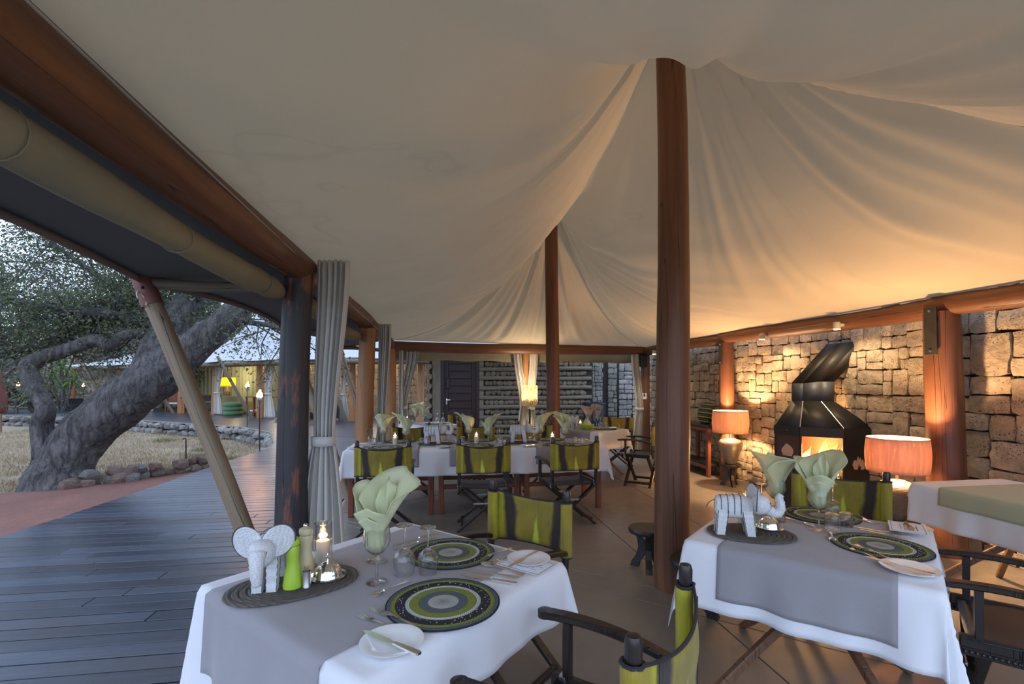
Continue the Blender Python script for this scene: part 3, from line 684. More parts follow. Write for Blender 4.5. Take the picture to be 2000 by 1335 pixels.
# ---------------------------------------------------------------- back building: log-and-stone wall with the dark door
RB = .10; BO = V(-1.37, 12.6, 0)
wb = MB().box((2.05, .16, 1.25), (3.1, .2, 2.5)).box((-.66, .14, 1.25), (.30, .16, 2.5)).box((0, .14, 2.4), (1.1, .18, .25)).build('wall_back', M['mortar'], None, loc=BO, rot=(0, 0, RB)); struct(wb); wb['label'] = 'back wall of stacked logs and stones around a dark door'
MB().box((-.62, .04, 1.25), (.22, .06, 2.5), None, .01).build('plank', M['plank'], wb); MB().box((.55, .04, 1.25), (.14, .05, 2.5), None, .01).build('plank', M['plank'], wb)
zl = [2.14, 1.885, 1.63, 1.375, 1.115, .86, .60, .335, .08]
for i, z in enumerate(zl):
    log('log', V(.50, .0, z), V(3.55, .02, z + R.uniform(-.015, .015)), .062, .058, M['log_grey'], parent=wb, seed=i * 1.9, n=10, seg=8)
    log('log_end', V(-.80, -.28, z + .05), V(-.80, .2, z + .05), .075, .07, M['log_grey'], parent=wb, seed=i * 2.7, n=12, seg=3)
    if i:
        s = .66; z0, z1 = z + .065, zl[i - 1] - .06
        while s < 3.4:
            w = R.uniform(.09, .20); h = z1 - z0
            o = rock('stone', (s + w / 2, .05, (z0 + z1) / 2 + R.uniform(-.01, .01)), 1, M['stone'], wb); o.scale = (w * .60, .075, h * .60); o.rotation_euler = (0, R.uniform(-.25, .25), 0); s += w
rfb = struct(MB().add([V(-3.2, 10.9, 2.62), V(1.5, 11.4, 2.62), V(1.5, 14.5, 2.95), V(-3.2, 14.2, 2.95)], [(0, 1, 2, 3)]).build('added_porch_roof', M['plank'], None, solid=.06)); rfb['label'] = 'unseen plank roof added to shade the dark door'  # unseen roof added to keep sky light off the door wall
dr_ = bpy.data.objects.new('door_1', None); COL.objects.link(dr_); dr_.location = BO; dr_.rotation_euler = (0, 0, RB); struct(dr_); dr_['label'] = 'dark brown boarded timber door with steel lever handle'
f = MB(); f.box((-.455, .03, 1.12), (.09, .10, 2.24), None, .008).box((.455, .03, 1.12), (.09, .10, 2.24), None, .008).box((0, .03, 2.24), (1.0, .10, .09), None, .008); f.build('frame', M['wood_door'], dr_)
lf = MB().box((0, .08, 1.1), (.82, .04, 2.18)).build('leaf', M['wood_door'], dr_)
for s in (-1, 1): MB().box((s * .36, .052, 1.1), (.10, .025, 2.16), None, .006).build('stile', M['wood_door'], lf)
for i in range(11): MB().box((0, .054, .14 + i * .197), (.61, .022, .185), None, .008).build('board', M['wood_door'], lf)
hd = MB().box((-.36, .034, 1.02), (.035, .010, .17), None, .003).tube([(-.36, .03, 1.06), (-.36, -.01, 1.06), (-.26, -.015, 1.06)], .009, 8); hd.build('handle', M['steel'], lf)
MB().box((-.33, .02, 1.50), (.10, .06, .28), None, .01).build('bolt_box', M['wood_door'], lf)
# round stone towers and the stone return behind the right-hand table
def arc(cx, cy, r, a0): return lambda s, z, d: V(cx + (r + d) * math.cos(a0 + s / r), cy + (r + d) * math.sin(a0 + s / r), z)
for i, (cx, cy, r, a0, L, mt, lb) in enumerate(((1.78, 14.2, .42, math.radians(180), 1.32, 'stone_grey', 'narrow round stone tower'), (2.12, 13.9, .50, math.radians(185), 1.45, 'stone_grey', 'second round stone tower beside the doorway'))):
    t = MB().lathe([(r - .01, 0), (r - .01, 2.75)], 28, (cx, cy, 0)).build('wall_tower_%d' % (i + 1), M['mortar'], None); struct(t); t['label'] = lb
    stones(t, (0, 0, L, 2.75), .032, M[mt], arc(cx, cy, r, a0), 20 + i, .035, .007)
wt = MB().box((.5, .08, 1.4), (2.2, .14, 2.8)).build('wall_niche', M['mortar'], None, loc=(2.75, 13.7, 0), rot=(0, 0, .12)); struct(wt)
stones(wt, (.0, 0, 1.5, 2.75), .045, M['stone_grey'], lambda x, z, d: V(x, -d, z), 31, .04, .008, hole=lambda x, z: False)
wt2 = MB().box((.42, .10, 1.4), (.8, .2, 2.8)).build('wall_pier', M['mortar'], None, loc=(2.80, 12.5, 0), rot=(0, 0, .10)); struct(wt2)
stones(wt2, (.0, 0, .36, 2.75), .05, M['rock'], lambda x, z, d: V(x, -d, z), 33, .04, .008); stones(wt2, (.36, 0, .84, 2.75), .05, M['stone'], lambda x, z, d: V(x, -d, z), 34, .04, .008)
# ---------------------------------------------------------------- director chairs
def arcpts(n, f): return [f(k / n) for k in range(n + 1)]
def make_chair(label, carved=False):
    t = thing('director_chair', label, 'chair', group='folding hide-backed chairs'); wb_ = M['wood_black']; H = .245
    seat = MB(); seat.grid(lambda u, v: V((u - .5) * 2 * (H + .02), -.21 + .42 * v, .462 - .022 * (1 - (2 * u - 1) ** 2) - .004 * math.sin(v * 9)), 14, 8); seat.build('seat', M['leather'], t, 60, solid=.005)
    for s in (-1, 1):
        x = s * H
        r = MB().bar((x, -.235, .445), (x, .235, .445), .032, .05, ch=.006); rl = r.build('seat_rail', wb_, t)
        for y in (() if carved else (-.19, .19)): MB().box((x, y, .445), (.037, .030, .054), None, .004).build('steel_clip', M['steel_dull'], rl)
        if carved:
            MB().bar((x, -.23, .405), (x, .23, .405), .026, .034, ch=.004).build('carved_rail', wb_, rl)
            bd = MB()
            for k in range(26): bd.sphere((x - .017, -.22 + k * .0175, .407), .007, 6, 4); bd.sphere((x + .017, -.22 + k * .0175, .407), .007, 6, 4)
            bd.build('beading', wb_, rl)
        bp_ = MB().bar((x, -.205, .44), (x, -.225, .90), .030, .030, up=(0, 1, 0), ch=.005)
        bp_.lathe([(.001, .885), (.020, .89), (.021, .93), (.016, .945), (.001, .948)], 12, (x, -.225, 0)); bp_.build('back_post', wb_, t)
        MB().bar((x, .175, .46), (x, .175, .665), .034, .028, up=(0, 1, 0), ch=.004).build('arm_post', wb_, t)
        arm = MB(); n = 12
        for k in range(n):
            a, b = k / n, (k + 1) / n
            def ap(q): return V(x, .265 - .475 * q, .668 + .022 * math.sin(q * 2.4) - .055 * q * q)
            w = .054 - .014 * a
            if k == 0: arm.lathe([(.001, -.014), (w / 2, -.012), (w / 2, .012), (.001, .014)], 14, ap(0))
            arm.bar(ap(a), ap(b), w, .026, ch=.006, ext=.006)
        arm.build('armrest', wb_, t, 50)
    for y, nm_ in ((.165, 'leg'), (-.165, 'leg')):
        for s in (-1, 1):
            o_ = .014 * s * (1 if y > 0 else -1)
            MB().bar((s * H, y + o_, .43), (-s * (H + .02), y + o_, .0), .026, .046, up=(0, 1, 0), ch=.005).build('leg', wb_, t)
        hb = MB().bar((-.10, y * 1.2, .285), (.10, y * 1.2, .285), .004, .018, ch=.001); hb.sphere((-.095, y * 1.22, .285), .007, 8, 5).sphere((.095, y * 1.22, .285), .007, 8, 5).sphere((0, y * 1.22, .285), .008, 8, 5); hb.build('hinge_bar', M['steel_dull'], t)
    for s in (-1, 1): MB().bar((s * .215, -.17, .055), (s * .215, .17, .055), .026, .034, ch=.004).build('stretcher', wb_, t)
    # hide back, sleeved round the posts
    z0, z1 = .605, .885
    def sag(x): return max(0, 1 - (x / H) ** 2)
    def path(u):
        # sleeve, panel, sleeve
        if u < .16: a = u / .16 * math.pi * 1.6; return V(-H - .027 * math.cos(a + 1.9), -.224 - .027 * math.sin(a + 1.9), 0)
        if u > .84: a = (1 - u) / .16 * math.pi * 1.6; return V(H + .027 * math.cos(a + 1.9), -.224 - .027 * math.sin(a + 1.9), 0)
        k = (u - .16) / .68; x = -H - .02 + (2 * H + .04) * k; return V(x, -.247 - .045 * sag(x) , 0)
    def bk(u, v):
        p = path(u); zt = z1 - .030 * sag(p.x); zb_ = z0 + .004 * sag(p.x); p.z = zb_ + (zt - zb_) * v; p.y += .010 * math.sin(v * 5 + p.x * 9) * sag(p.x) * math.sin(v * math.pi); return p
    b = MB(); b.grid(bk, 64, 10); back = b.build('backrest', M['hide'], t, 80, solid=.005)
    for v in (0, 1): MB().tube([bk(k / 48, v) for k in range(49)], .0052, 6).build('binding', M['binding'], back)
    for s in (-1, 1): MB().tube([V(s * (H - .045), -.254 - .045 * sag(H - .045), z0 + (z1 - z0 - .01) * k / 6) for k in range(7)], .0016, 5).build('stitching', M['binding'], back)
    return t
chair0 = make_chair('lime hide-backed chair at the far side of the near left table, seen from behind')
GRPC = 'folding hide-backed chairs'
chair0.location = (.075, 2.58, 0)
uA, vA = V(.6, .8, 0), V(.8, -.6, 0)
# chair origin is under its seat; its back stands 0.225 behind
def put(bx, by, fx, fy, label, src=None):
    f = V(fx, fy, 0).normalized(); p = V(bx, by, 0) + f * .225
    if src is None: c = dup(chair0, p, face(f.x, f.y), label, GRPC)
    else: c = src; c.location = p; c.rotation_euler = (0, 0, face(f.x, f.y)); c['label'] = label
    return c
put(.085, 2.60, -.6, -.8, 'lime hide-backed chair tucked at the far side of the near left table', chair0)
put(.40, 1.255, -.84, .54, 'lime hide-backed chair cut by the bottom edge, at the right of the near left table')
put(2.15, 3.13, -.63, -.775, 'lime hide-backed chair in front of the fire at the far side of the right table')
for X, Y, fx, lb in ((-1.25, 4.62, -.12, 'leftmost of three hide-backed chairs along the front of the long table'), (-.285, 4.78, -.10, 'middle one of three hide-backed chairs along the front of the long table'), (.655, 4.95, -.28, 'rightmost of three hide-backed chairs along the front of the long table')):
    put(X, Y, fx, .98, lb)
for X, Y, fx, lb in ((-1.42, 6.72, .15, 'leftmost hide-backed chair on the far side of the long table'), (-.52, 6.86, .12, 'middle hide-backed chair on the far side of the long table'), (.33, 7.0, .2, 'rightmost hide-backed chair on the far side of the long table')):
    put(X, Y, fx, -.98, lb)
put(2.13, 7.0, -.88, .48, 'hide-backed chair seen from the side, right of the back right table')
put(1.95, 8.75, -.25, -.97, 'hide-backed chair behind the back right table below the stone towers')
put(-1.02, 9.25, -.5, -.86, 'hide-backed chair in front of the dark door at the back left table')
put(-.80, 8.15, -.92, .38, 'hide-backed chair at the near right corner of the back left table')
cc = make_chair('dark carved-rail armchair cut by the right edge, beside the right table', True); cc['group'] = GRPC
put(2.36, 1.87, -.775, .632, 'dark carved-rail armchair cut by the right edge, beside the right table', cc)

# ---------------------------------------------------------------- tables, cloths, runners
def drape(a, b, drops, wave=.012, seed=0, z=.0, runner=None, flare=.16, lift=0.0):
    """cloth over a flat top of half size a x b; drops = (-x, +x, -y, +y); runner=(x0,x1,y0,y1) trims the top extents"""
    x0, x1, y0, y1 = -a - drops[0], a + drops[1], -b - drops[2], b + drops[3]
    if runner: x0, x1, y0, y1 = runner
    nx = max(24, int((x1 - x0) / .022)); ny = max(24, int((y1 - y0) / .022)); mb = MB()
    def fn(u, v):
        s = x0 + (x1 - x0) * u; t = y0 + (y1 - y0) * v
        cx, cy = max(-a, min(a, s)), max(-b, min(b, t)); dx, dy = s - cx, t - cy; l = math.hypot(dx, dy)
        if l < 1e-6: return V(s, t, z + lift + .0012 * mn.noise((s * 6, t * 6, seed)))
        e = V(dx, dy, 0) / l; rr = .018; dr_ = max(0, l - rr)
        arc_ = cx * abs(e.y) + cy * abs(e.x) + math.atan2(e.y, e.x) * .12
        out = lift + rr * math.sin(min(l / rr, 1.57)) + dr_ * flare * .55 + wave * (dr_ / .25) * (math.sin(arc_ * 17 + seed) + .6 * math.sin(arc_ * 31 + 2 * seed))
        if dx and dy: out += .10 * dr_ * abs(e.x * e.y) * 2
        return V(cx, cy, z + lift) + e * out - UP * (rr * (1 - math.cos(min(l / rr, 1.57))) + dr_ * .985)
    mb.grid(fn, nx, ny); return mb
def xlegs(t, a, b, mat, bow=.05):
    for i, (sx, sy) in enumerate(((1, 1), (-1, -1), (1, -1), (-1, 1))):
        top = V(sx * a * .62, sy * b * .62, .70); bot = V(-sx * a * .88, -sy * b * .88, .0); off = V(sy, -sx, 0) * .022
        pts = [top.lerp(bot, k / 10) + off + UP * (bow * math.sin(math.pi * k / 10)) for k in range(11)]; pts[-1].z = .0
        mb = MB()
        for p, q2 in zip(pts[:-1], pts[1:]): mb.bar(p, q2, .036, .042, ch=.006, ext=.003)
        for i_, v_ in enumerate(mb.v): mb.v[i_] = (v_[0], v_[1], max(v_[2], 0))
        mb.build('leg', mat, t, 30)
def slegs(t, a, b, mat):
    for sx in (-1, 1):
        for sy in (-1, 1): MB().box((sx * (a - .05), sy * (b - .08), .35), (.06, .06, .70), None, .006).build('leg', mat, t)
        MB().box((sx * (a - .05), 0, .30), (.04, 2 * b - .2, .05), None, .005).build('rail', mat, t)
    for sy in (-1, 1): MB().box((0, sy * (b - .10), .30), (2 * a - .14, .035, .05), None, .005).build('rail', mat, t)
TZ = .7525
def table(name, label, c, rz, a, b, legs, mat='wood_dark'):
    t = thing(name, label, 'table', (c[0], c[1], 0), rz)
    MB().box((0, 0, .735), (2 * a - .01, 2 * b - .01, .03), None, .006).build('tabletop', M[mat], t); MB().box((0, 0, .70), (2 * a - .12, 2 * b - .12, .05), None, .004).build('apron', M[mat], t)
    legs(t, a, b, M[mat]); return t
def cloth(label, c, rz, a, b, drops, seed, mat='linen', **kw):
    o = drape(a, b, drops, seed=seed, **kw).build('tablecloth' if mat == 'linen' else 'table_runner', M[mat], None, 180, solid=.0016); o.location = (c[0], c[1], TZ); o.rotation_euler = (0, 0, rz); return tag(o, label, 'tablecloth' if mat == 'linen' else 'table runner')
rA = math.atan2(-.6, .8); cA = (-.47, 1.875)
table('dining_table', 'dark folding table with crossed legs under the nearest white cloth at left', cA, rA, .475, .49, xlegs)
cloth('white cloth hanging over the near left table', cA, rA, .477, .492, (.40, .20, .40, .20), 1.3)
cloth('grey linen runner across the near left table, under the placemats', cA, rA, .477, .492, (0, 0, 0, 0), 1.3, 'grey_linen', lift=.004, runner=(-.40, .33, -.49 - .29, .47))
rB = math.atan2(-.632, .775); cB = (1.49, 2.36)
table('dining_table', 'brown table on crossed bowed legs under the white cloth at right', cB, rB, .45, .475, xlegs)
cloth('white cloth hanging over the right table with two set places', cB, rB, .452, .477, (.30, .30, .29, .20), 4.2, wave=.014)
cloth('grey linen runner across the right table', cB, rB, .452, .477, (0, 0, 0, 0), 4.2, 'grey_linen', lift=.004, runner=(-.31, .33, -.475 - .235, .475), wave=.014)
rC = RZ; cC = (3.50, 3.25)
table('dining_table', 'empty table with slanted brown legs by the stone wall at the right edge', cC, rC, .40, .42, xlegs)
cloth('plain white cloth on the empty table by the stone wall', cC, rC, .402, .422, (.29, .15, .28, .05), 6.4, wave=.012)
cloth('sage green runner folded over the empty table by the stone wall', cC, rC, .402, .422, (0, 0, 0, 0), 6.4, 'sage_linen', lift=.004, runner=(-.40 - .13, .30, -.42, .22), wave=.012)
# long table: three straight-legged tables end to end
d0 = V(-1.85, 5.24, 0)
for i, lb in enumerate(('left', 'middle', 'right')):
    c = d0 + BX * (.5 + i * 1.0) + AX * .38
    table('dining_table', 'straight-legged red timber table under the %s part of the long white cloth' % lb, c, RZ, .49, .37, slegs, 'wood_red')
cD = d0 + BX * 1.5 + AX * .38
cloth('long white cloth covering the three joined tables', cD, RZ, 1.50, .38, (.28, .28, .30, .24), 8.2, wave=.010)
cloth('long grey runner lying lengthwise on the long table', cD, RZ, 1.50, .38, (0, 0, 0, 0), 8.2, 'grey_linen', lift=.003, runner=(-1.45, 1.47, -.20, .20))
for i, (x, lb) in enumerate(((-1.02, 'left'), (-.02, 'middle'), (.98, 'right'))):
    cloth('grey runner hanging over the front of the long table behind the %s chair' % lb, cD, RZ, 1.50, .38, (0, 0, 0, 0), 8.2, 'grey_linen', lift=.006, wave=.010, runner=(x - .33, x + .33, -.38 - .20, .38 + .15))
rE = math.radians(45); cE = (1.32, 7.78)
table('dining_table', 'small folding table under the white cloth at the back right', cE, rE, .40, .40, xlegs, 'wood_dark')
cloth('white cloth glowing orange on the back right table', cE, rE, .402, .402, (.28, .28, .28, .28), 10.2)
cloth('grey runner across the back right table', cE, rE, .402, .402, (0, 0, 0, 0), 10.2, 'grey_linen', lift=.004, runner=(-.58, .40, -.25, .25))
rF = math.radians(35); cF = (-1.52, 8.72)
table('dining_table', 'small folding table under the white cloth at the back left', cF, rF, .40, .40, xlegs, 'wood_dark')
cloth('white cloth on the back left table near the door', cF, rF, .402, .402, (.28, .28, .28, .28), 12.2)
cloth('grey runner across the back left table', cF, rF, .402, .402, (0, 0, 0, 0), 12.2, 'grey_linen', lift=.004, runner=(-.25, .25, -.58, .40))

# ---------------------------------------------------------------- tableware
Z0 = TZ + .006
def placemat(p, label, first=[None]):
    if first[0] is None:
        t = thing('placemat', label, 'placemat', p, 0, 'round crocheted placemats')
        rings = [(0, .052, 'mat_cream', 'centre'), (.052, .083, 'mat_slate', 'ring'), (.083, .113, 'mat_lime', 'ring'), (.113, .127, 'mat_white', 'ring'), (.127, .160, 'mat_black', 'ring'), (.160, .173, 'mat_lime', 'ring'), (.173, .187, 'mat_slate', 'ring'), (.187, .191, 'mat_edge', 'edging')]
        for r0, r1, m, nme in rings:
            mb = MB(); pr_ = [(max(r0, .0005), 0)] + [(r0 + (r1 - r0) * k / 5 if r0 + k else .0005, .0045 + .0008 * math.sin(k * 2.2)) for k in range(6)] + [(r1, 0)]
            mb.lathe(pr_, 72); rg = mb.build(nme, M[m], t, 50)
            if m == 'mat_black':
                bd = MB()
                for k in range(90): a = R.uniform(0, 6.283); rr = R.uniform(r0 + .004, r1 - .004); bd.sphere((rr * math.cos(a), rr * math.sin(a), .0052), .0016, 5, 3)
                b_ = bd.build('bead', M['mat_white'], rg); b_['kind'] = 'stuff'
        first[0] = t; return t
    return dup(first[0], p, R.uniform(0, 6), label, 'round crocheted placemats')
placemat((-.232, 1.610, Z0), 'nearest crocheted placemat with lime, black and white rings, between fork and knives')
placemat((-.268, 2.080, Z0), 'crocheted ringed placemat behind the upturned glasses on the near left table')
placemat((1.674, 2.165, Z0), 'crocheted ringed placemat at the near place of the right table')
placemat((1.727, 2.670, Z0), 'crocheted ringed placemat at the far place of the right table, towards the fire')
for i, (x, y, lb) in enumerate(((-1.45, 5.46, 'left front'), (-.40, 5.62, 'middle front'), (.56, 5.72, 'right front'), (-1.42, 6.02, 'left back'), (-.42, 6.17, 'middle back'), (.50, 6.25, 'right back'))):
    placemat((x, y, Z0 + .004), 'crocheted placemat at the %s place of the long table' % lb)
placemat((1.50, 7.72, Z0), 'crocheted placemat on the back right table'); placemat((-1.40, 8.70, Z0), 'crocheted placemat on the back left table')
def plate(p, label, r=.09, first=[None]):
    if first[0] is None:
        pr_ = [(.001, .0), (.052, .0), (.055, .004), (.088, .012), (.090, .0145), (.086, .0150), (.060, .0075), (.050, .0045), (.001, .0042)]
        o = MB().lathe(pr_, 56).build('side_plate', M['ceramic'], None, 60); o.location = p; first[0] = o; return tag(o, label, 'plate', 'white side plates')
    o = first[0].copy(); COL.objects.link(o); o.location = p; o.scale = (r / .09,) * 2 + (1,); return tag(o, label, 'plate', 'white side plates')
plate((-.341, 1.352, Z0), 'white side plate with a knife at the nearest corner of the left table')
plate((.070, 1.985, Z0 + .002), 'white side plate on a printed card at the far right of the near left table')
plate((1.575, 1.885, Z0), 'white side plate at the nearest corner of the right table', .098)
plate((2.020, 2.415, Z0), 'white side plate under the menu card on the right table')
for x, y, lb in ((-.80, 5.49, 'left'), (.18, 5.58, 'middle'), (-1.78, 5.40, 'far left end')): plate((x, y, Z0 + .004), 'small white side plate on the long table, %s' % lb)
plate((1.66, 7.86, Z0), 'white side plate on the back right table'); plate((-1.22, 8.86, Z0), 'white side plate on the back left table')
# cutlery: local +X runs from tip to handle end
def cut_mesh(kind):
    mb = MB()
    def strip(sec, th=.0022):
        vs = []; m = len(sec)
        for x, w, z in sec: vs += [V(x, -w, z), V(x, w, z), V(x, w, z + th), V(x, -w, z + th)]
        fs = [(0, 1, 2, 3), (4 * m - 1, 4 * m - 2, 4 * m - 3, 4 * m - 4)]
        for i in range(m - 1):
            for k in range(4): a, b = 4 * i + k, 4 * i + (k + 1) % 4; fs.append((a, a + 4, b + 4, b))
        mb.add(vs, fs)
    if kind == 'knife':
        strip([(0, .002, .001), (.02, .008, .001), (.06, .0105, .001), (.10, .010, .001), (.118, .006, .001), (.128, .005, .001)], .0016)
        strip([(.126, .005, .0), (.15, .0065, .0), (.19, .0085, .0), (.215, .009, .0), (.222, .006, .0)], .0055)
    elif kind == 'fork':
        for k in range(4):
            y = -.0096 + .0064 * k; vs = MB(); q = [(0, .0013, .007), (.018, .0017, .003), (.036, .0019, .0015), (.048, .0019, .002)]
            o = len(mb.v); strip(q, .0018)
            for i in range(o, len(mb.v)): mb.v[i] = (mb.v[i][0], mb.v[i][1] + y, mb.v[i][2])
        strip([(.046, .0115, .002), (.058, .0115, .004), (.070, .007, .006), (.082, .0035, .007), (.13, .003, .005), (.17, .006, .002), (.195, .0085, .001), (.203, .006, .001)], .0022)
    else:
        mb.grid(lambda u, v: V(.032 + .032 * math.cos(u * 6.283) * v, .019 * math.sin(u * 6.283) * v * (1 - .15 * math.cos(u * 6.283)), .001 + .009 * v * v), 28, 6, True)
        strip([(.060, .006, .0095), (.07, .0035, .010), (.12, .003, .006), (.16, .006, .002), (.185, .0085, .001), (.193, .006, .001)], .0022)
    return mb
CUT = {k: cut_mesh(k).mesh(k, 40) for k in ('knife', 'fork', 'spoon')}
for m_ in CUT.values(): m_.materials.append(M['steel'])
def cutlery(kind, p0, p1, label, z=Z0, tilt=0.0, scale=None):
    a, b = V(*p0, 0), V(*p1, 0); d = b - a
    o = bpy.data.objects.new('table_' + kind, CUT[kind]); COL.objects.link(o); o.location = (a.x, a.y, z); o.rotation_euler = (0, tilt, math.atan2(d.y, d.x)); s = scale or d.length / {'knife': .222, 'fork': .203, 'spoon': .193}[kind]; s = max(.75, min(1.15, s)); o.scale = (s, s, s)
    if kind == 'spoon':
        o.modifiers.new('thickness', 'SOLIDIFY').thickness = .0012
    return tag(o, label, kind, 'table cutlery')
cutlery('knife', (-.439, 1.399), (-.247, 1.275), 'butter knife lying across the nearest white side plate', Z0 + .0145, 0)
cutlery('fork', (-.457, 1.563), (-.225, 1.395), 'larger fork touching the left rim of the nearest placemat')
cutlery('fork', (-.485, 1.515), (-.33, 1.415), 'shorter fork beside the larger one, its handle under the nearest side plate')
cutlery('spoon', (-.485, 1.641), (-.385, 1.785), 'dessert spoon left of the nearest placemat below the napkin glass')
cutlery('knife', (-.19, 1.893), (.03, 1.806), 'long knife between the two placemats of the near left table')
cutlery('knife', (-.20, 1.845), (.02, 1.758), 'knife lying nearest the camera in the bundle right of the nearest placemat')
cutlery('spoon', (-.125, 1.945), (.047, 1.835), 'spoon beside the knives and the printed card on the near left table')
cutlery('knife', (-.016, 1.873), (.11, 2.049), 'butter knife across the side plate on the printed card', Z0 + .0165)
cutlery('fork', (-.135, 2.00), (.00, 2.137), 'fork right of the far placemat on the near left table')
cutlery('fork', (-.085, 1.955), (.045, 2.10), 'second fork right of the far placemat, nearer the side plate')
cutlery('knife', (-.545, 2.175), (-.365, 2.365), 'knife behind the upturned glasses, nearest the table edge')
cutlery('knife', (-.53, 2.12), (-.37, 2.30), 'knife behind the upturned glasses, nearest the far placemat')
cutlery('knife', (1.484, 2.001), (1.600, 1.800), 'knife lying across the nearest side plate of the right table', Z0 + .0145)
cutlery('fork', (1.512, 2.125), (1.548, 1.95), 'fork left of the near placemat on the right table')
cutlery('fork', (1.560, 2.16), (1.585, 1.99), 'fork tucked against the near placemat of the right table', Z0 + .005)
cutlery('knife', (1.766, 2.459), (1.925, 2.296), 'gleaming knife between the placemats of the right table')
cutlery('knife', (1.762, 2.415), (1.900, 2.265), 'second gleaming knife nearer the front placemat of the right table')
cutlery('fork', (1.935, 2.50), (1.82, 2.62), 'fork near the menu card on the right table')
cutlery('fork', (1.90, 2.54), (1.955, 2.70), 'fork right of the far placemat on the right table')
cutlery('spoon', (1.500, 2.225), (1.585, 2.37), 'spoon left of the near placemat on the right table')
cutlery('spoon', (1.555, 2.45), (1.508, 2.62), 'spoon left of the far placemat on the right table')
for i, (x, y) in enumerate(((-1.17, 5.46), (-1.72, 5.50), (-.62, 5.52), (-.12, 5.60), (.35, 5.60), (.84, 5.78))):
    for k in range(2): cutlery(('fork', 'knife')[i % 2], (x + k * .035, y + .1), (x + k * .035 - .015, y - .1), '%s %s by the %s front placemat of the long table' % (('outer', 'inner')[k], ('fork', 'knife')[i % 2], ('left', 'left', 'middle', 'middle', 'right', 'right')[i]), Z0 + .0045)
# printed cards
def card(c, rz, label, w=.21, h=.15, z=Z0 + .0008):
    t = thing('menu_card', label, 'card', (c[0], c[1], z), rz, 'printed menu cards')
    MB().box((0, 0, 0), (w, h, .0008)).build('sheet', M['paper'], t)
    ln = MB()
    for s in (-1, 1): ln.box((0, s * (h / 2 - .010), .0008), (w - .02, .0016, .0004)).box((s * (w / 2 - .010), 0, .0008), (.0016, h - .02, .0004))
    ln.build('printed_border', M['ink'], t)
    tx = MB()
    for k in range(5):
        x = -.05 - .012 * (k % 2)
        while x < .05 + .008 * (k % 3):
            q = R.uniform(.004, .012); tx.box((x + q / 2, .035 - k * .016, .0008), (q, .0022 if k else .004, .0004)); x += q + .004
    tx.build('print', M['ink'], t); return t
card((.06, 1.95), math.atan2(-.107, .15), 'printed card under the far side plate of the near left table')
card((1.99, 2.395), math.atan2(-.186, -.135), 'printed menu card on top of the side plate on the right table', z=Z0 + .0165)
ck = tag(MB().tube([V(0, 0, .006), V(.05, 0, .008), V(.09, 0, .010), V(.13, 0, .008)], [.009, .005, .006, .012], 10).build('wooden_clip', M['log_orange'], None), 'small carved wooden clip lying on the menu card', 'clip'); ck.location = (2.03, 2.455, Z0 + .0175); ck.rotation_euler = (0, 0, math.atan2(-.21, -.12))
# glasses
def goblet_profile(h=.225, rb=.050, rf=.040):
    o = [(.001, 0), (rf, .001), (rf, .003), (.012, .008), (.005, .016), (.0042, .085), (.006, .100), (.022, .110), (.040, .128), (rb, .155), (rb * .97, .180), (rb * .84, h)]
    i = [(rb * .84 - .0012, h), (rb * .97 - .0012, .180), (rb - .0012, .155), (.0385, .1295), (.021, .1125), (.001, .104)]
    return o + i
def goblet(p, label, flip=False, s=1.0, first={}):
    if 'm' not in first: first['m'] = MB().lathe(goblet_profile(), 36).mesh('wine_glass', 60); first['m'].materials.append(M['glass'])
    o = bpy.data.objects.new('wine_glass', first['m']); COL.objects.link(o); o.scale = (s, s, s); o.rotation_euler = (math.pi if flip else 0, 0, 0); o.location = (p[0], p[1], p[2] + .001 + (.225 * s if flip else 0)); return tag(o, label, 'glass', 'stemmed wine glasses')
def tumbler(p, label, s=1.0, first={}):
    if 'm' not in first: first['m'] = MB().lathe([(.031, 0), (.033, .0), (.031, .05), (.028, .068), (.020, .074), (.001, .075), (.001, .071), (.019, .070), (.0265, .064), (.0295, .05), (.031, 0)], 30).mesh('tumbler', 60); first['m'].materials.append(M['glass'])
    o = bpy.data.objects.new('tumbler', first['m']); COL.objects.link(o); o.scale = (s, s, s); o.location = p; return tag(o, label, 'glass', 'upturned tumblers')
def napkin_mesh(seed, h=.27):
    rnd = random.Random(seed); mb = MB(); ph = rnd.uniform(0, 6.3)
    def sheet(a0, a1, h0, h1, r0, flare, curl, tw, n=22, m=16):
        def fn(u, v):
            th = a0 + (a1 - a0) * u + tw * v; pk = 1 - abs(2 * u - 1) ** 1.25; top = h0 + (h1 - h0) * pk
            z = .112 + v * top; q = max(0, (z - .185) / .16)
            r = min(.012 + r0 * min(1, v * 4), .034) + flare * q ** 1.25 + .004 * math.sin(u * 14 + v * 5 + seed) + .016 * q * abs(math.sin(u * 7 + seed * 1.3)) - .010 * q * math.sin(u * 19 + seed)
            z -= curl * max(0, q - .7) ** 2 * (.5 + .5 * math.cos(u * 6 + seed)); r += curl * .9 * max(0, q - .65) ** 2
            return V(r * math.cos(th), r * math.sin(th), z)
        mb.grid(fn, n, m)
    sheet(ph, ph + 3.4, .19, .30, .020, .060, .10, .5)
    sheet(ph + 2.3, ph + 4.9, .15, .25, .024, .075, .16, -.4)
    sheet(ph + 3.9, ph + 6.9, .12, .185, .027, .085, .20, .3)
    sheet(ph + 4.3, ph + 6.5, .10, .150, .030, .105, .10, .2)
    sheet(ph + .6, ph + 2.2, .17, .27, .014, .030, .05, .9)
    return mb
NAP = []
def napkin(p, label, seed, mat='napkin', s=1.0, rz=0.0):
    o = napkin_mesh(seed).build('napkin', M[mat], None, 180, solid=.0022); o.location = p; o.scale = (s, s, s); o.rotation_euler = (0, 0, rz); return tag(o, label, 'napkin', 'folded linen napkins in glasses')
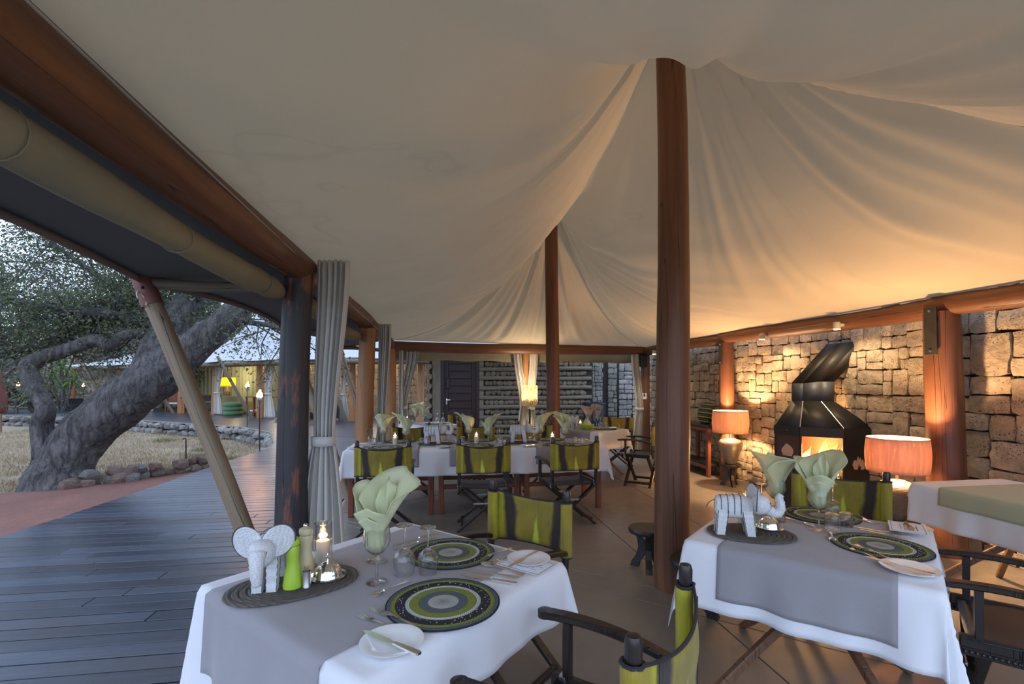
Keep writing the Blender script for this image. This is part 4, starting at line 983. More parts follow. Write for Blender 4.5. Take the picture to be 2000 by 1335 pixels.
def setglass(p, lb, seed, mat='napkin', s=1.0, rz=0.0):
    goblet(p, 'glass with the ' + lb, False, s); napkin(p, lb, seed, mat, s, rz)
setglass((-.503, 1.772, Z0), 'large pale green folded napkin on the near left table', 12, rz=2.2)
goblet((-.568, 1.985, Z0), 'upright wine glass standing just behind the large napkin')
goblet((-.418, 1.845, Z0), 'upturned wine glass left of the pair beside the near placemats', True, .86)
goblet((-.328, 1.860, Z0), 'upturned wine glass right of the pair beside the near placemats', True, .80)
setglass((1.455, 2.63, Z0), 'pale green napkin on the left of the pair on the right table', 21, rz=.6)
setglass((1.547, 2.40, Z0), 'pale green napkin on the right of the pair on the right table', 33, rz=1.2)
goblet((1.765, 2.62, Z0 + .006), 'upturned wine glass behind the right napkin glass on the right table', True, .8)
goblet((1.395, 2.66, Z0), 'upturned wine glass behind the beaded elephant on the right table', True, .8)
tumbler((1.635, 2.43, Z0), 'upturned tumbler on the right table, left of two', 1.1); tumbler((1.735, 2.475, Z0), 'upturned tumbler on the right table, right of two')
tumbler((1.43, 2.555, Z0), 'upturned tumbler behind the elephant on the right table')
for i, (x, y, lb) in enumerate(((-1.56, 5.78, 'first napkin from the left end of the long table'), (-1.27, 5.72, 'second napkin from the left end of the long table'), (-.537, 5.90, 'third napkin from the left on the long table'), (-.285, 5.70, 'fourth napkin from the left on the long table'), (.36, 5.98, 'fifth napkin from the left on the long table'), (.64, 5.78, 'napkin at the right end of the long table'))):
    setglass((x, y, Z0 + .004), lb, 40 + i * 3, rz=i * 1.1)
for i, (x, y) in enumerate(((-1.74, 5.86), (-1.66, 5.74), (-1.10, 5.80), (-1.02, 5.70), (-.68, 5.82), (-.62, 5.98), (-.15, 5.82), (-.08, 5.74), (.22, 5.92), (.28, 6.02), (.78, 5.86), (.86, 5.80))):
    (goblet if i % 3 == 0 else tumbler)((x, y, Z0 + .004), 'upturned glass %s on the long table' % ('at the far left end', 'beside the first napkin', 'right of the second napkin', 'left of the left elephant', 'right of the left elephant', 'behind the third napkin', 'right of the fourth napkin', 'left of the right elephant', 'right of the right elephant', 'behind the fifth napkin', 'beside the last napkin', 'at the far right end')[i], *((True, .8) if i % 3 == 0 else ()))
setglass((1.26, 7.86, Z0), 'left grey napkin on the back right table', 71, 'napkin_grey'); setglass((1.40, 7.90, Z0), 'right grey napkin on the back right table', 74, 'napkin_grey')
goblet((1.47, 7.92, Z0), 'upturned glass on the back right table, nearer the grey napkins', True, .8); goblet((1.56, 7.90, Z0), 'upturned glass on the back right table, nearer its plate', True, .8)
setglass((-1.80, 8.92, Z0), 'left pale green napkin on the back left table', 77); setglass((-1.66, 8.95, Z0), 'right pale green napkin on the back left table', 79)
goblet((-1.40, 8.92, Z0), 'upturned glass on the back left table beside its plate', True, .8); goblet((-1.30, 8.98, Z0), 'upturned glass on the back left table nearest the door', True, .8)
# hurricane candles
def candle(p, label, h=.165, r=.036, power=.6):
    t = thing('hurricane_candle', label, 'candle', p, 0, 'candles in glass hurricanes')
    MB().lathe([(r, .0), (r, h), (r - .002, h), (r - .002, .004), (.001, .004), (.001, 0)], 32).build('glass_shade', M['smoke_glass'], t, 60)
    w = MB().lathe([(.001, .005), (r * .74, .005), (r * .74, h * .55), (r * .68, h * .575), (r * .3, h * .56), (.001, h * .555)], 24).build('candle', M['wax'], t, 60)
    MB().tube([(0, 0, h * .55), (.001, 0, h * .62)], .0012, 5).build('wick', M['ink'], w)
    MB().lathe([(.0005, h * .60), (.0055, h * .65), (.0065, h * .70), (.004, h * .80), (.0005, h * .92)], 12).build('flame', M['flame'], w)
    if power: light('candle_glow', 'POINT', (0, 0, h * .72), power, WARM, .012, t)
    return t
cA_ = candle((-.780, 1.965, Z0), 'lit white candle in a glass hurricane on the near left table', power=1.0)
candle((1.235, 2.52, Z0), 'lit candle in a glass hurricane behind the elephant on the right table', power=1.0)
for x, y, lb in ((-1.40, 5.70, 'left'), (-.435, 5.82, 'middle'), (.49, 5.80, 'right')): candle((x, y, Z0 + .004), 'lit candle on the long table, %s of three' % lb, .155, .034, .6)
candle((1.12, 7.80, Z0), 'lit candle on the back right table', .15, .033, .6); candle((-1.92, 8.72, Z0), 'lit candle on the back left table', .15, .033, .6)
# pepper and salt mills, toothpick holder, butter cloche
def mill(p, label, mat, s=1.0, rz=0):
    t = thing('pepper_mill', label, 'mill', p, rz, 'curvy lacquered mills')
    b = MB().lathe([(.001, 0), (.033, .001), (.0335, .012), (.028, .05), (.0215, .085), (.0200, .105), (.0225, .125), (.0235, .14), (.021, .148)], 30).build('body', M[mat], t, 60)
    MB().lathe([(.0208, .149), (.0235, .153), (.0245, .165), (.0225, .174), (.001, .176)], 30).build('cap', M[mat], t, 60)
    MB().sphere((0, 0, .184), .0095, 14, 10).lathe([(.004, .174), (.004, .18)], 10).build('knob', M['steel'], t)
    t.scale = (s, s, s); return t
mill((-.79, 1.715, Z0 + .009), 'tall lime green mill in front of the beaded elephant', 'mill_green'); mill((-.795, 1.835, Z0 + .009), 'cream mill half hidden behind the lime green one', 'mill_cream')
mill((1.185, 2.36, Z0 + .009), 'lime green mill under the elephant on the right table', 'mill_green', .72)
def pick(p, label):
    t = thing('toothpick_holder', label, 'holder', p); MB().lathe([(.001, 0), (.0155, 0), (.0155, .004), (.0145, .006), (.0145, .058), (.0125, .058), (.0125, .02), (.001, .02)], 24).build('cup', M['steel_dull'], t, 50)
    for k in range(9): a = k * .7; MB().tube([(.004 * math.cos(a), .004 * math.sin(a), .02), (.008 * math.cos(a), .008 * math.sin(a), .072 + .002 * (k % 3))], .0011, 5).build('toothpick', M['log_pale'], t)
    return t
pick((-.738, 1.712, Z0 + .009), 'brushed steel toothpick holder beside the butter dome on the near left table')
def cloche(p, label):
    t = thing('butter_dome', label, 'dish', p, 0, 'fluted steel butter domes')
    MB().lathe([(.001, 0), (.045, 0), (.058, .003), (.067, .008), (.068, .010), (.056, .006), (.001, .004)], 40).build('dish', M['steel'], t, 60)
    pr_ = [(.052, .006), (.0525, .010)] + [(.050 * math.cos(k * math.pi / 2 / 9), .012 + .050 * math.sin(k * math.pi / 2 / 9)) for k in range(9)] + [(.004, .0625)]
    d = MB().lathe(pr_, 96, rf=lambda i, a: 1 + (.022 * abs(math.sin(a * 16)) if 1 < i < 9 else 0)).build('dome', M['steel'], t, 180)
    MB().lathe([(.006, .062), (.004, .068), (.0075, .075), (.0075, .080), (.004, .084), (.0055, .088), (.003, .093), (.001, .0935)], 16).build('finial', M['steel'], d); return t
cloche((-.695, 1.795, Z0 + .009), 'fluted steel butter dome on the oval reed mat of the near left table'); cloche((1.295, 2.40, Z0 + .009), 'fluted steel butter dome beside the elephant on the right table')
def reedmat(p, rz, a, b, label):
    t = thing('reed_mat', label, 'mat', p, rz, 'coiled reed mats'); n = 9
    for k in range(n):
        f = (k + .6) / n; A, B = a * f, b * f; pts = []
        for j in range(73):
            q = j / 72 * 6.2832; pts.append(V((A - B) * math.copysign(min(1, abs(math.cos(q)) * 1.6), math.cos(q)) * .6 + (A - (A - B) * .6) * math.cos(q), B * math.sin(q), .0045))
        MB().tube(pts, a / n * .54, 7, False, flat=.42).build('coil', M['reed'], t, 180)
    return t
reedmat((-.80, 1.75, Z0), math.radians(33), .225, .140, 'oval coiled reed mat under the elephant and mills on the near left table')
reedmat((1.175, 2.345, Z0), math.radians(-12), .200, .150, 'oval coiled reed mat under the elephant on the right table')
for x, y, lb in ((-.93, 5.80, 'left'), (.12, 5.92, 'right')): reedmat((x, y, Z0 + .004), RZ, .21, .14, 'coiled reed mat under the %s elephant of the long table' % lb)
# beaded wire elephants (local +Y is where the elephant looks)
def elephant(p, rz, label, s=1.0, raised=True):
    t = thing('beaded_elephant', label, 'ornament', p, rz, 'white beaded wire elephants'); w, dk_ = M['bead_white'], M['bead_dark']
    sec = [(-.112, .010, .020), (-.105, .034, .046), (-.08, .042, .054), (-.04, .045, .058), (.0, .044, .058), (.035, .041, .054), (.06, .034, .046)]
    ys = np.linspace(-.112, .06, 44); b = MB(); vs = []
    n = 22
    for i, y in enumerate(ys):
        rx = np.interp(y, [q[0] for q in sec], [q[1] for q in sec]); rz_ = np.interp(y, [q[0] for q in sec], [q[2] for q in sec]); k = 1 + .022 * math.cos(i * math.pi)
        for j in range(n):
            a = 2 * math.pi * j / n; ca, sa = math.cos(a), math.sin(a); vs.append((rx * k * math.copysign(abs(ca) ** .75, ca), y, .135 + rz_ * k * math.copysign(abs(sa) ** .8, sa)))
    fs = [(i * n + j, i * n + (j + 1) % n, (i + 1) * n + (j + 1) % n, (i + 1) * n + j) for i in range(len(ys) - 1) for j in range(n)] + [tuple(range(n)), tuple((len(ys) - 1) * n + j for j in range(n))[::-1]]
    b.add(vs, [f[::-1] for f in fs]); body = b.build('body', w, t, 180)
    for y in (-.085, -.055, -.025, .005):
        rx = np.interp(y, [q[0] for q in sec], [q[1] for q in sec]) * 1.03; rz_ = np.interp(y, [q[0] for q in sec], [q[2] for q in sec]) * 1.03
        MB().tube([(rx * math.copysign(abs(math.cos(a)) ** .75, math.cos(a)), y, .135 + rz_ * math.copysign(abs(math.sin(a)) ** .8, math.sin(a))) for a in [k * math.pi / 14 for k in range(-2, 17)]], .0016, 5).build('wire_outline', dk_, body)
    for sx in (-1, 1):
        for y, tilt in ((-.075, -.012), (.035, .018)):
            lg = MB(); vs = []; m = 11
            for i in range(m):
                f = i / (m - 1); z = .125 * (1 - f); k = 1 + .03 * math.cos(i * math.pi); hw = (.019 - .001 * f) * k; hy = (.024 - .004 * f) * k; cx = sx * .024; cy = y + tilt * f
                vs += [(cx - hw, cy - hy, z), (cx + hw, cy - hy, z), (cx + hw, cy + hy, z), (cx - hw, cy + hy, z)]
            fs = [(4 * i + k, 4 * i + (k + 1) % 4, 4 * i + 4 + (k + 1) % 4, 4 * i + 4 + k) for i in range(m - 1) for k in range(4)] + [(0, 1, 2, 3), (4 * m - 1, 4 * m - 2, 4 * m - 3, 4 * m - 4)]
            lg.add(vs, fs); l_ = lg.build('leg', w, t, 50)
            for ex, ey in ((-1, -1), (1, -1), (1, 1), (-1, 1)): MB().tube([(sx * .024 + ex * .0185, y + ey * .023, .12), (sx * .024 + ex * .0175, y + tilt + ey * .0195, .001)], .0015, 5).build('wire_outline', dk_, l_)
    hd = MB(); hd.grid(lambda u, v: V(.044 * math.sin(v * math.pi) ** .7 * math.cos(u * 6.283), .098 + .050 * math.sin(v * math.pi) ** .8 * math.sin(u * 6.283), .150 - .048 * math.cos(v * math.pi) * (1 + .01 * math.cos(v * 60))), 20, 20, True); head = hd.build('head', w, t, 180)
    for sx in (-1, 1):
        MB().tube([(sx * .030, .125, .160), (sx * .024, .140, .156), (sx * .012, .149, .150)], .0016, 5).build('wire_outline', dk_, head); MB().sphere((sx * .024, .138, .163), .004, 8, 6).build('eye', dk_, head)
    if raised: tp_ = [V(0, .135, .128), V(0, .158, .110), V(0, .180, .112), V(0, .192, .135), V(0, .190, .165), V(0, .182, .188), V(0, .194, .205)]
    else: tp_ = [V(0, .140, .165), V(0, .156, .140), V(0, .160, .110), V(0, .158, .082), V(0, .152, .060)]
    pts = []
    for a, b2 in zip(tp_[:-1], tp_[1:]): pts += [a.lerp(b2, k / 4) for k in range(4)]
    pts.append(tp_[-1]); tk = MB().tube(pts, [(.027 - .012 * i / len(pts)) * (1 + .04 * math.cos(i * math.pi)) for i in range(len(pts))], 10).build('trunk', w, t, 180)
    for sx in (-1, 1): MB().tube([q + V(sx * (.019 - .009 * i / len(pts)), .008, .006) for i, q in enumerate(pts)], .0016, 5).build('wire_outline', dk_, tk)
    for sx in (-1, 1):
        e = MB(); c = V(sx * .050, .075, .178); ax1 = V(sx * .95, -.25, .10).normalized(); ax2 = V(sx * .05, .05, 1).normalized(); nn = ax1.cross(ax2)
        def ear(q, rr): a = q; R_ = rr * 1.18 * (1.0 + .10 * math.sin(a)); return c + ax1 * (R_ * .62 * math.cos(a) + (.07 - rr) * -.45) + ax2 * (R_ * .66 * math.sin(a))
        e.add([ear(k / 30 * 6.2832, .068) + nn * .004 for k in range(30)] + [ear(k / 30 * 6.2832, .068) - nn * .004 for k in range(30)], [tuple(range(30)), tuple(range(59, 29, -1))] + [(k, (k + 1) % 30, 30 + (k + 1) % 30, 30 + k) for k in range(30)])
        eo = e.build('ear', w, t, 50)
        for k in range(7): MB().tube([ear(j / 30 * 6.2832, .010 + .0095 * k) for j in range(31)], .0058, 6, False).build('bead_row', w, eo, 180)
        MB().tube([ear(j / 30 * 6.2832, .0745) for j in range(31)], .0022, 5, False).build('wire_outline', dk_, eo)
    MB().tube([(0, -.110, .165), (.0, -.135, .150), (.0, -.150, .125)], .0022, 6).build('tail', dk_, t)
    t.scale = (s, s, s); return t
elephant((-.885, 1.735, Z0 + .009), math.radians(193), 'white beaded elephant with spread ears facing the camera on the near left table', .98, False)
elephant((1.105, 2.325, Z0 + .009), math.radians(-104), 'white beaded elephant with raised trunk on the right table', .98)
elephant((-.95, 5.80, Z0 + .013), math.radians(-88), 'white beaded elephant on the left part of the long table', 1.12); elephant((.10, 5.92, Z0 + .013), math.radians(-88), 'white beaded elephant on the right part of the long table', 1.12)
elephant((.99, 7.78, Z0), math.radians(200), 'small white beaded elephant beside the candle on the back right table', .9, False)
mill((1.05, 7.70, Z0), 'lime green mill on the back right table', 'mill_green', .8)
bw_ = thing('napkin_bowl', 'lime green bowl with a folded cloth on the back right table', 'bowl', (1.20, 7.60, Z0)); MB().lathe([(.001, 0), (.06, 0), (.10, .05), (.115, .085), (.112, .087), (.095, .052), (.055, .006), (.001, .005)], 28).build('bowl', M['mill_green'], bw_, 60)
MB().grid(lambda u, v: V(.09 * math.cos(u * 6.283) * (1 - v * .75), .09 * math.sin(u * 6.283) * (1 - v * .75), .05 + .12 * v + .02 * math.sin(u * 19)), 30, 6, True).build('cloth', M['napkin'], bw_, 180)
# ---------------------------------------------------------------- fireplace against the stone wall
SC = 1.04
fc = [V(3.02, 5.45, 0) * SC, V(3.15, 5.20, 0) * SC, V(3.48, 5.00, 0) * SC, V(3.80, 5.00, 0) * SC]
cen = V(3.74, 5.80, 0)
fp = thing('fireplace', 'black steel corner fireplace with pyramid hood and slanting flue', 'fireplace', (cen.x, cen.y, 0))
loc = [p - cen for p in fc]; bk_ = [V(-.28, .32, 0), V(.22, -.40, 0)]
plan = [V(-.20, .36, 0)] + loc + [V(.20, -.45, 0)]
def shell(pts, z0, z1, th=.012):
    mb = MB()
    for a, b in zip(pts[:-1], pts[1:]):
        d = (b - a).normalized(); n = V(d.y, -d.x, 0); mb.add([a + UP * z0, b + UP * z0, b + UP * z1, a + UP * z1, a - n * -th + UP * z0, b - n * -th + UP * z0, b - n * -th + UP * z1, a - n * -th + UP * z1], [(0, 1, 2, 3), (7, 6, 5, 4), (3, 2, 6, 7), (0, 4, 5, 1), (0, 3, 7, 4), (1, 5, 6, 2)])
    return mb
body = shell(plan, 0, .42); bo = body.build('base', M['iron'], fp)
hz = MB().prism([(p.x, p.y) for p in plan], .36, .42).build('hearth', M['iron'], fp)
bnd = shell([p * 1.02 for p in plan], .90, 1.005).build('hood_band', M['iron'], fp)
# side panels; flame cut-outs are plates with firelight put into their colour
def panel(a, b, z0, z1, nm, parent, mat, cut=True):
    d = b - a; L = d.length; d.normalize(); n = V(d.y, -d.x, 0)
    o = MB().bar(a + UP * (z0 + z1) / 2, b + UP * (z0 + z1) / 2, .012, z1 - z0, ch=.001).build(nm, mat, parent)
    if cut:
        pts = [(-.6, -.7), (-.85, -.1), (-.75, .25), (-.6, .1), (-.5, .55), (-.35, .35), (-.15, 1.0), (.0, .6), (.15, .85), (.3, .4), (.5, .6), (.6, .15), (.75, .3), (.85, -.1), (.6, -.7), (.2, -.7), (.28, -.2), (.12, -.35), (.0, .0), (-.12, -.35), (-.28, -.2), (-.2, -.7)]
        c = (a + b) / 2 + UP * (z0 + (z1 - z0) * .62); s = min(L * .30, .085)
        Mx = Matrix((d, UP, n)).transposed(); mb = MB(); bmx = bmesh.new(); vs = [bmx.verts.new(Mx @ V(x * s, y * s, .0085) + c) for x, y in pts]; bmx.faces.new(vs); bmesh.ops.triangulate(bmx, faces=bmx.faces[:]); me_ = bpy.data.meshes.new('painted_flame_cutout'); bmx.to_mesh(me_); bmx.free()
        mkobj('painted_flame_cutout', me_, M['painted_firelight'], o, solid=.004)
    return o
M['painted_firelight'] = simple('painted_firelit_plate', (.55, .36, .24), .7)  # glow of the fire behind is painted as this warm pale colour
panel(loc[0], loc[1], .42, .90, 'side_panel', fp, simple('rust_brown_steel', (.10, .045, .03), .55, .4)); panel(loc[2], loc[3], .0, 1.0, 'side_panel', fp, M['iron'])
for q in (0, 1, 2, 3): MB().bar(loc[q] * 1.0 + UP * .40, loc[q] + UP * .92, .022, .022, up=(0, 1, 0), ch=.003).build('corner_bar', M['iron'], fp)
bkp_ = MB().bar(V(-.16, .30, .66), V(.16, -.36, .66), .02, .54, ch=.002).build('back_plate', simple('sooty_rust_plate', (.20, .085, .045), .7, .2), fp)
gr = MB()
for k in range(9): p = loc[0].lerp(loc[1], (k + .5) / 9) * .97; gr.tube([p + UP * .43, p + UP * .50, p * 1.04 + UP * .53], .008, 6)
for k in range(10): p = loc[1].lerp(loc[2], (k + .5) / 10) * .97; gr.tube([p + UP * .42, p + UP * .47], .008, 6)
gr.build('grate', M['iron'], fp)
# pyramid hood, neck and flue
nc = V(-.14, -.06, 0); neck = [nc + (p - V(-.25, -.35, 0)) * .45 + V(-.10, -.15, 0) for p in plan]
hd = MB(); lo = [p * 1.02 + UP * 1.005 for p in plan]; hi = [p + UP * 1.29 for p in neck]
for i in range(len(plan) - 1): hd.add([lo[i], lo[i + 1], hi[i + 1], hi[i]], [(0, 1, 2, 3)])
hood = hd.build('hood', M['iron'], fp, 10, solid=.008)
for i in range(1, 5): MB().tube([lo[i], hi[i]], .006, 6).build('edge_strip', M['steel_dull'], hood)
nk = MB(); top = [p + UP * (1.50 + .02 * (i > 2)) for i, p in enumerate(neck)]
for i in range(len(plan) - 1): nk.add([hi[i], hi[i + 1], top[i + 1], top[i]], [(0, 1, 2, 3)])
nk.build('neck', simple('grey_flue_steel', (.10, .11, .13), .55, .4), fp, 10, solid=.006)
fl_ = MB(); sh = V(.36, -.10, .46)
for i in range(len(plan) - 1): fl_.add([top[i], top[i + 1], top[i + 1] + sh, top[i] + sh], [(0, 1, 2, 3)])
fl_.add([top[0], top[-1], top[-1] + sh, top[0] + sh], [(0, 1, 2, 3)]); fl_.build('flue', M['iron'], fp, 10, solid=.008)
bd_ = MB().box((loc[0] + loc[1]) / 2 * 1.03 + UP * .955, (.03, .03, .02), None, .004).build('maker_badge', M['bracket'], fp)
fwood = []
for k in range(6):
    a = k * 1.05; p = V(-.16 + .13 * math.cos(a), -.17 + .12 * math.sin(a), .46 + .03 * (k % 2)); q2 = p + V(.22 * math.cos(a + 2.2), .22 * math.sin(a + 2.2), .07)
    o = log('firewood', p, q2, .032, .026, M['ash'], parent=fp, seed=k * 2.1, n=9, seg=5)
for k in range(22):
    o = rock('ember', (-.17 + R.uniform(-.15, .15), -.18 + R.uniform(-.14, .14), .43 + R.uniform(0, .05)), R.uniform(.012, .03), M['ember'] if k % 2 else M['ash'], fp)
for k in range(16):
    cx, cy = (-.17, -.27); a = R.uniform(0, 6.28); q = R.uniform(0, .15); x, y = cx + q * math.cos(a) * 1.25, cy + q * math.sin(a); h = R.uniform(.22, .46) * (1 - 1.6 * q); r = R.uniform(.045, .085) * (1 - 1.5 * q); mb = MB(); pts = []; rs = []
    for i in range(15):
        t = i / 14; pts.append(V(x + .035 * math.sin(t * 5 + k * 1.7) * t + .07 * t * t, y + .035 * math.cos(t * 4 + k) * t - .05 * t * t, .44 + h * t)); rs.append(max(.0015, r * (math.sin(math.pi * (.25 + .75 * t)) ** 1.1) * (1 - .5 * t) * (1 + .22 * math.sin(t * 9 + k))))
    mb.tube(pts, rs, 12, True, lambda i, a_: 1 + .25 * math.sin(a_ * 2 + i * .7 + k)); mb.build('flame', M['fire_core' if k % 3 else 'fire'], fp, 180)
light('fire_glow', 'POINT', (-.22, -.26, .68), 70, (1.0, .50, .18), .10, fp)

# ---------------------------------------------------------------- lamps and stools
def stool(p, rz, label, s=1.0, name='carved_stool'):
    t = thing(name, label, 'stool', p, rz, 'dark carved low stools')
    MB().lathe([(.001, .285), (.10, .285), (.150, .300), (.157, .325), (.150, .338), (.10, .332), (.001, .326)], 36).build('seat', M['wood_stool'], t, 50)
    for k in range(3):
        a = k * 2.0944; d = V(math.cos(a), math.sin(a), 0); mb = MB()
        sec = [(.0, .145, .035), (.04, .135, .035), (.10, .095, .032), (.17, .075, .030), (.24, .085, .032), (.295, .115, .036)]
        for (z0, r0, w0), (z1, r1, w1) in zip(sec[:-1], sec[1:]):
            n_ = V(-d.y, d.x, 0); i0, i1 = max(.0, r0 - .065), max(.0, r1 - .065)
            q = [d * i0 - n_ * w0 / 1.5, d * r0 - n_ * w0 / 1.5, d * r0 + n_ * w0 / 1.5, d * i0 + n_ * w0 / 1.5]; q1 = [d * i1 - n_ * w1 / 1.5, d * r1 - n_ * w1 / 1.5, d * r1 + n_ * w1 / 1.5, d * i1 + n_ * w1 / 1.5]
            mb.add([v + UP * z0 for v in q] + [v + UP * z1 for v in q1], [(3, 2, 1, 0), (4, 5, 6, 7), (0, 1, 5, 4), (1, 2, 6, 5), (2, 3, 7, 6), (3, 0, 4, 7)])
        mb.build('leg', M['wood_stool'], t, 20)
    t.scale = (s, s, s); return t
def lamp(p, label, s, e, name='table_lamp'):
    t = thing(name, label, 'lamp', p, 0, 'urn lamps with bark-cloth shades')
    MB().lathe([(.001, 0), (.075, .0), (.082, .02), (.110, .10), (.150, .20), (.168, .265), (.165, .31), (.135, .345), (.085, .358), (.060, .372), (.045, .372), (.001, .36)], 48).build('urn', M['urn'], t, 60)
    MB().lathe([(.012, .36), (.012, .47), (.018, .47), (.018, .52), (.001, .52)], 12).build('stem', M['steel_dull'], t)
    MB().sphere((0, 0, .555), .032, 14, 10, (1, 1, 1.2)).build('bulb', M['bulb'], t)
    sh_ = MB(); sh_.grid(lambda u, v: V((.238 + .012 * math.sin(math.pi * v)) * math.cos(u * 6.2832), (.238 + .012 * math.sin(math.pi * v)) * math.sin(u * 6.2832), .455 + .315 * v), 48, 8, True); so = sh_.build('shade', M['shade'], t, 180, solid=.003)
    for z in (.455, .77): MB().tube([V(.239 * math.cos(a), .239 * math.sin(a), z) for a in [k * .1309 for k in range(49)]], .004, 6, False).build('rim', M['shade'], so)
    for k in range(3): a = k * 2.094; MB().tube([(0, 0, .49), (.238 * math.cos(a), .238 * math.sin(a), .47)], .003, 5).build('spoke', M['steel_dull'], so)
    light('lamp_light', 'POINT', (0, 0, .60), e, (1.0, .62, .30), .04, t); t.scale = (s, s, s); return t
stool((3.20, 6.98, 0), .5, 'black carved stool holding the far urn lamp by the wall', .96); lamp((3.20, 6.98, .325), 'urn lamp with glowing bark-cloth shade beside the far wall post', 1.0, 110)
stool((3.30, 4.08, 0), 1.1, 'dark low stool holding the big urn lamp near the fireplace', 1.0); lamp((3.30, 4.08, .338), 'big urn lamp with glowing bark-cloth shade right of the fireplace', .90, 120)
stool((1.10, 3.86, 0), .35, 'black three-legged stool standing left of the tall brown tent pole', .98); stool((1.20, 3.12, 0), 1.4, 'black stool half hidden by the right table cloth, at the foot of the tent pole', 1.02)
# spotlights on the wall-side beam
for i, (Y, lb) in enumerate(((5.15, 'small cream spotlight on the beam above the fireplace, nearer the stout post'), (6.35, 'small cream spotlight on the beam above the fireplace, nearer the far lamp'), (9.55, 'small cream spotlight on the far beam beside the tall tent pole'))):
    x = 4.44 - .15 * Y - .10; t = thing('spotlight', lb, 'spotlight', (x, Y, 2.13), RZ, 'beam spotlights')
    MB().lathe([(.034, -.045), (.036, -.045), (.036, .02), (.030, .03), (.001, .03)], 20, (-.06, 0, 0)).build('housing', M['spot_body'], t, 50); MB().box((-.01, 0, .0), (.06, .03, .03), None, .004).build('arm', M['spot_body'], t)
    MB().lathe([(.001, -.044), (.031, -.044), (.031, -.050), (.001, -.050)], 18, (-.06, 0, 0)).build('lens', M['spot_lens'], t)
    l = light('spot_beam', 'SPOT', (-.06, 0, -.05), 45, (1.0, .74, .42), .02, t, spot_size=2.1, spot_blend=.6); l.rotation_euler = (0, math.radians(-22), 0)
# floor lamp in the back opening
fl2 = thing('floor_lamp', 'floor lamp with square printed shade in front of the back curtains', 'lamp', (.345, 9.35, 0)); MB().lathe([(.001, 0), (.13, 0), (.12, .02), (.02, .03), (.016, .4), (.022, .6), (.016, .8), (.014, 1.0), (.001, 1.0)], 20).build('stand', M['iron'], fl2, 50)
s4 = MB(); s4.box((0, 0, 1.26), (.22, .22, .40), Matrix.Rotation(.7, 3, 'Z')); s4.f = s4.f[2:]; so = s4.build('shade', M['shade_cream'], fl2, 30, solid=.003)
for sd in (0, 1):
    a = .7 - math.pi / 2 * sd - math.pi / 2 if sd == 0 else .7 + math.pi; dx, dy = math.cos(a), math.sin(a)
    for zz, r_ in ((1.30, .035), (1.14, .03), (1.40, .022)):
        for sg in (-1, 1): MB().tube([V(dx * .113 - dy * (sg * .05 + r_ * math.cos(q)), dy * .113 + dx * (sg * .05 + r_ * math.cos(q)), zz + .02 * sg + r_ * 1.2 * math.sin(q)) for q in [k * .4488 for k in range(15)]], .0035, 5, False).build('printed_leaf', M['wood_dark'], so)
light('lamp_light', 'POINT', (0, 0, 1.26), 22, (1.0, .74, .42), .04, fl2)
light('lamp_light', 'POINT', (0, 0, 1.52), 10, (1.0, .80, .55), .04, fl2)
# console table, cushion, bowl by the wall
ct = thing('console_table', 'red timber console table along the stone wall behind the tent pole', 'table', (3.16, 8.45, 0), math.pi / 2 + RZ)
MB().box((0, 0, .80), (1.75, .36, .04), None, .006).build('top', M['wood_stool'], ct); MB().box((0, .17, .755), (1.70, .03, .05), None, .004).box((0, -.15, .755), (1.70, .03, .05), None, .004).build('apron', M['wood_red'], ct)
for sx in (-.84, .0, .84):
    for sy in (-.15, .15): MB().box((sx, sy, .39), (.065, .055, .78), None, .005).build('leg', M['wood_red'], ct)
MB().box((0, 0, .19), (1.72, .30, .03), None, .004).build('shelf', M['wood_stool'], ct); MB().box((0, .16, .15), (1.70, .03, .05), None, .004).build('shelf_rail', M['wood_red'], ct)
cu = tag(MB().grid(lambda u, v: V(.20 * math.copysign(abs(math.cos(u * 6.283)) ** .6, math.cos(u * 6.283)) * math.sin(math.pi * (.06 + .88 * v)) ** .45, .085 * math.copysign(abs(math.sin(u * 6.283)) ** .8, math.sin(u * 6.283)) * math.sin(math.pi * (.04 + .92 * v)) ** .6, .36 * v), 28, 16, True).build('cushion', M['stripes'], None, 180), 'lime and charcoal striped cushion leaning on the console table', 'cushion'); cu.location = (3.22, 7.98, .822); cu.rotation_euler = (.22, 0, math.pi / 2 + RZ)
yb = thing('fruit_bowl', 'lime green bowl with yellow cloth at the far end of the console', 'bowl', (2.98, 9.10, .822)); MB().lathe([(.001, 0), (.07, 0), (.13, .06), (.16, .11), (.155, .11), (.12, .06), (.06, .008), (.001, .008)], 28).build('bowl', M['mill_green'], yb, 60)
MB().grid(lambda u, v: V(.14 * math.cos(u * 6.283) * (1.15 - v), .14 * math.sin(u * 6.283) * (1.15 - v), .09 + .09 * v + .03 * math.sin(u * 25)), 30, 5, True).build('cloth', simple('lime_cloth', (.62, .70, .06), .8), yb, 180)
sb_ = tag(MB().box((0, 0, 0), (.16, .16, .26), None, .01).build('loudspeaker', M['blueblack'], None), 'small dark loudspeaker fixed to the back right corner post', 'speaker'); sb_.location = (2.80, 10.22, 1.98); sb_.rotation_euler = (0, 0, .3)
MB().lathe([(.001, 0), (.055, 0), (.05, -.01), (.001, -.012)], 18).build('cone', M['iron'], sb_, loc=(0, -.081, -.03), rot=(math.pi / 2, 0, 0))
pt = thing('barrel_pot', 'big blue-black barrel pot in front of the stone towers', 'pot', (2.15, 12.45, 0)); MB().lathe([(.001, 0), (.22, 0), (.27, .5), (.29, .95), (.31, .95), (.31, 1.0), (.27, 1.0), (.25, .5), (.001, .3)], 32).build('barrel', M['blueblack'], pt, 50)
MB().tube([V(.30 * math.cos(a), .30 * math.sin(a), .97) for a in [k * .2094 for k in range(31)]], .018, 8, False).build('rim', M['iron'], pt)

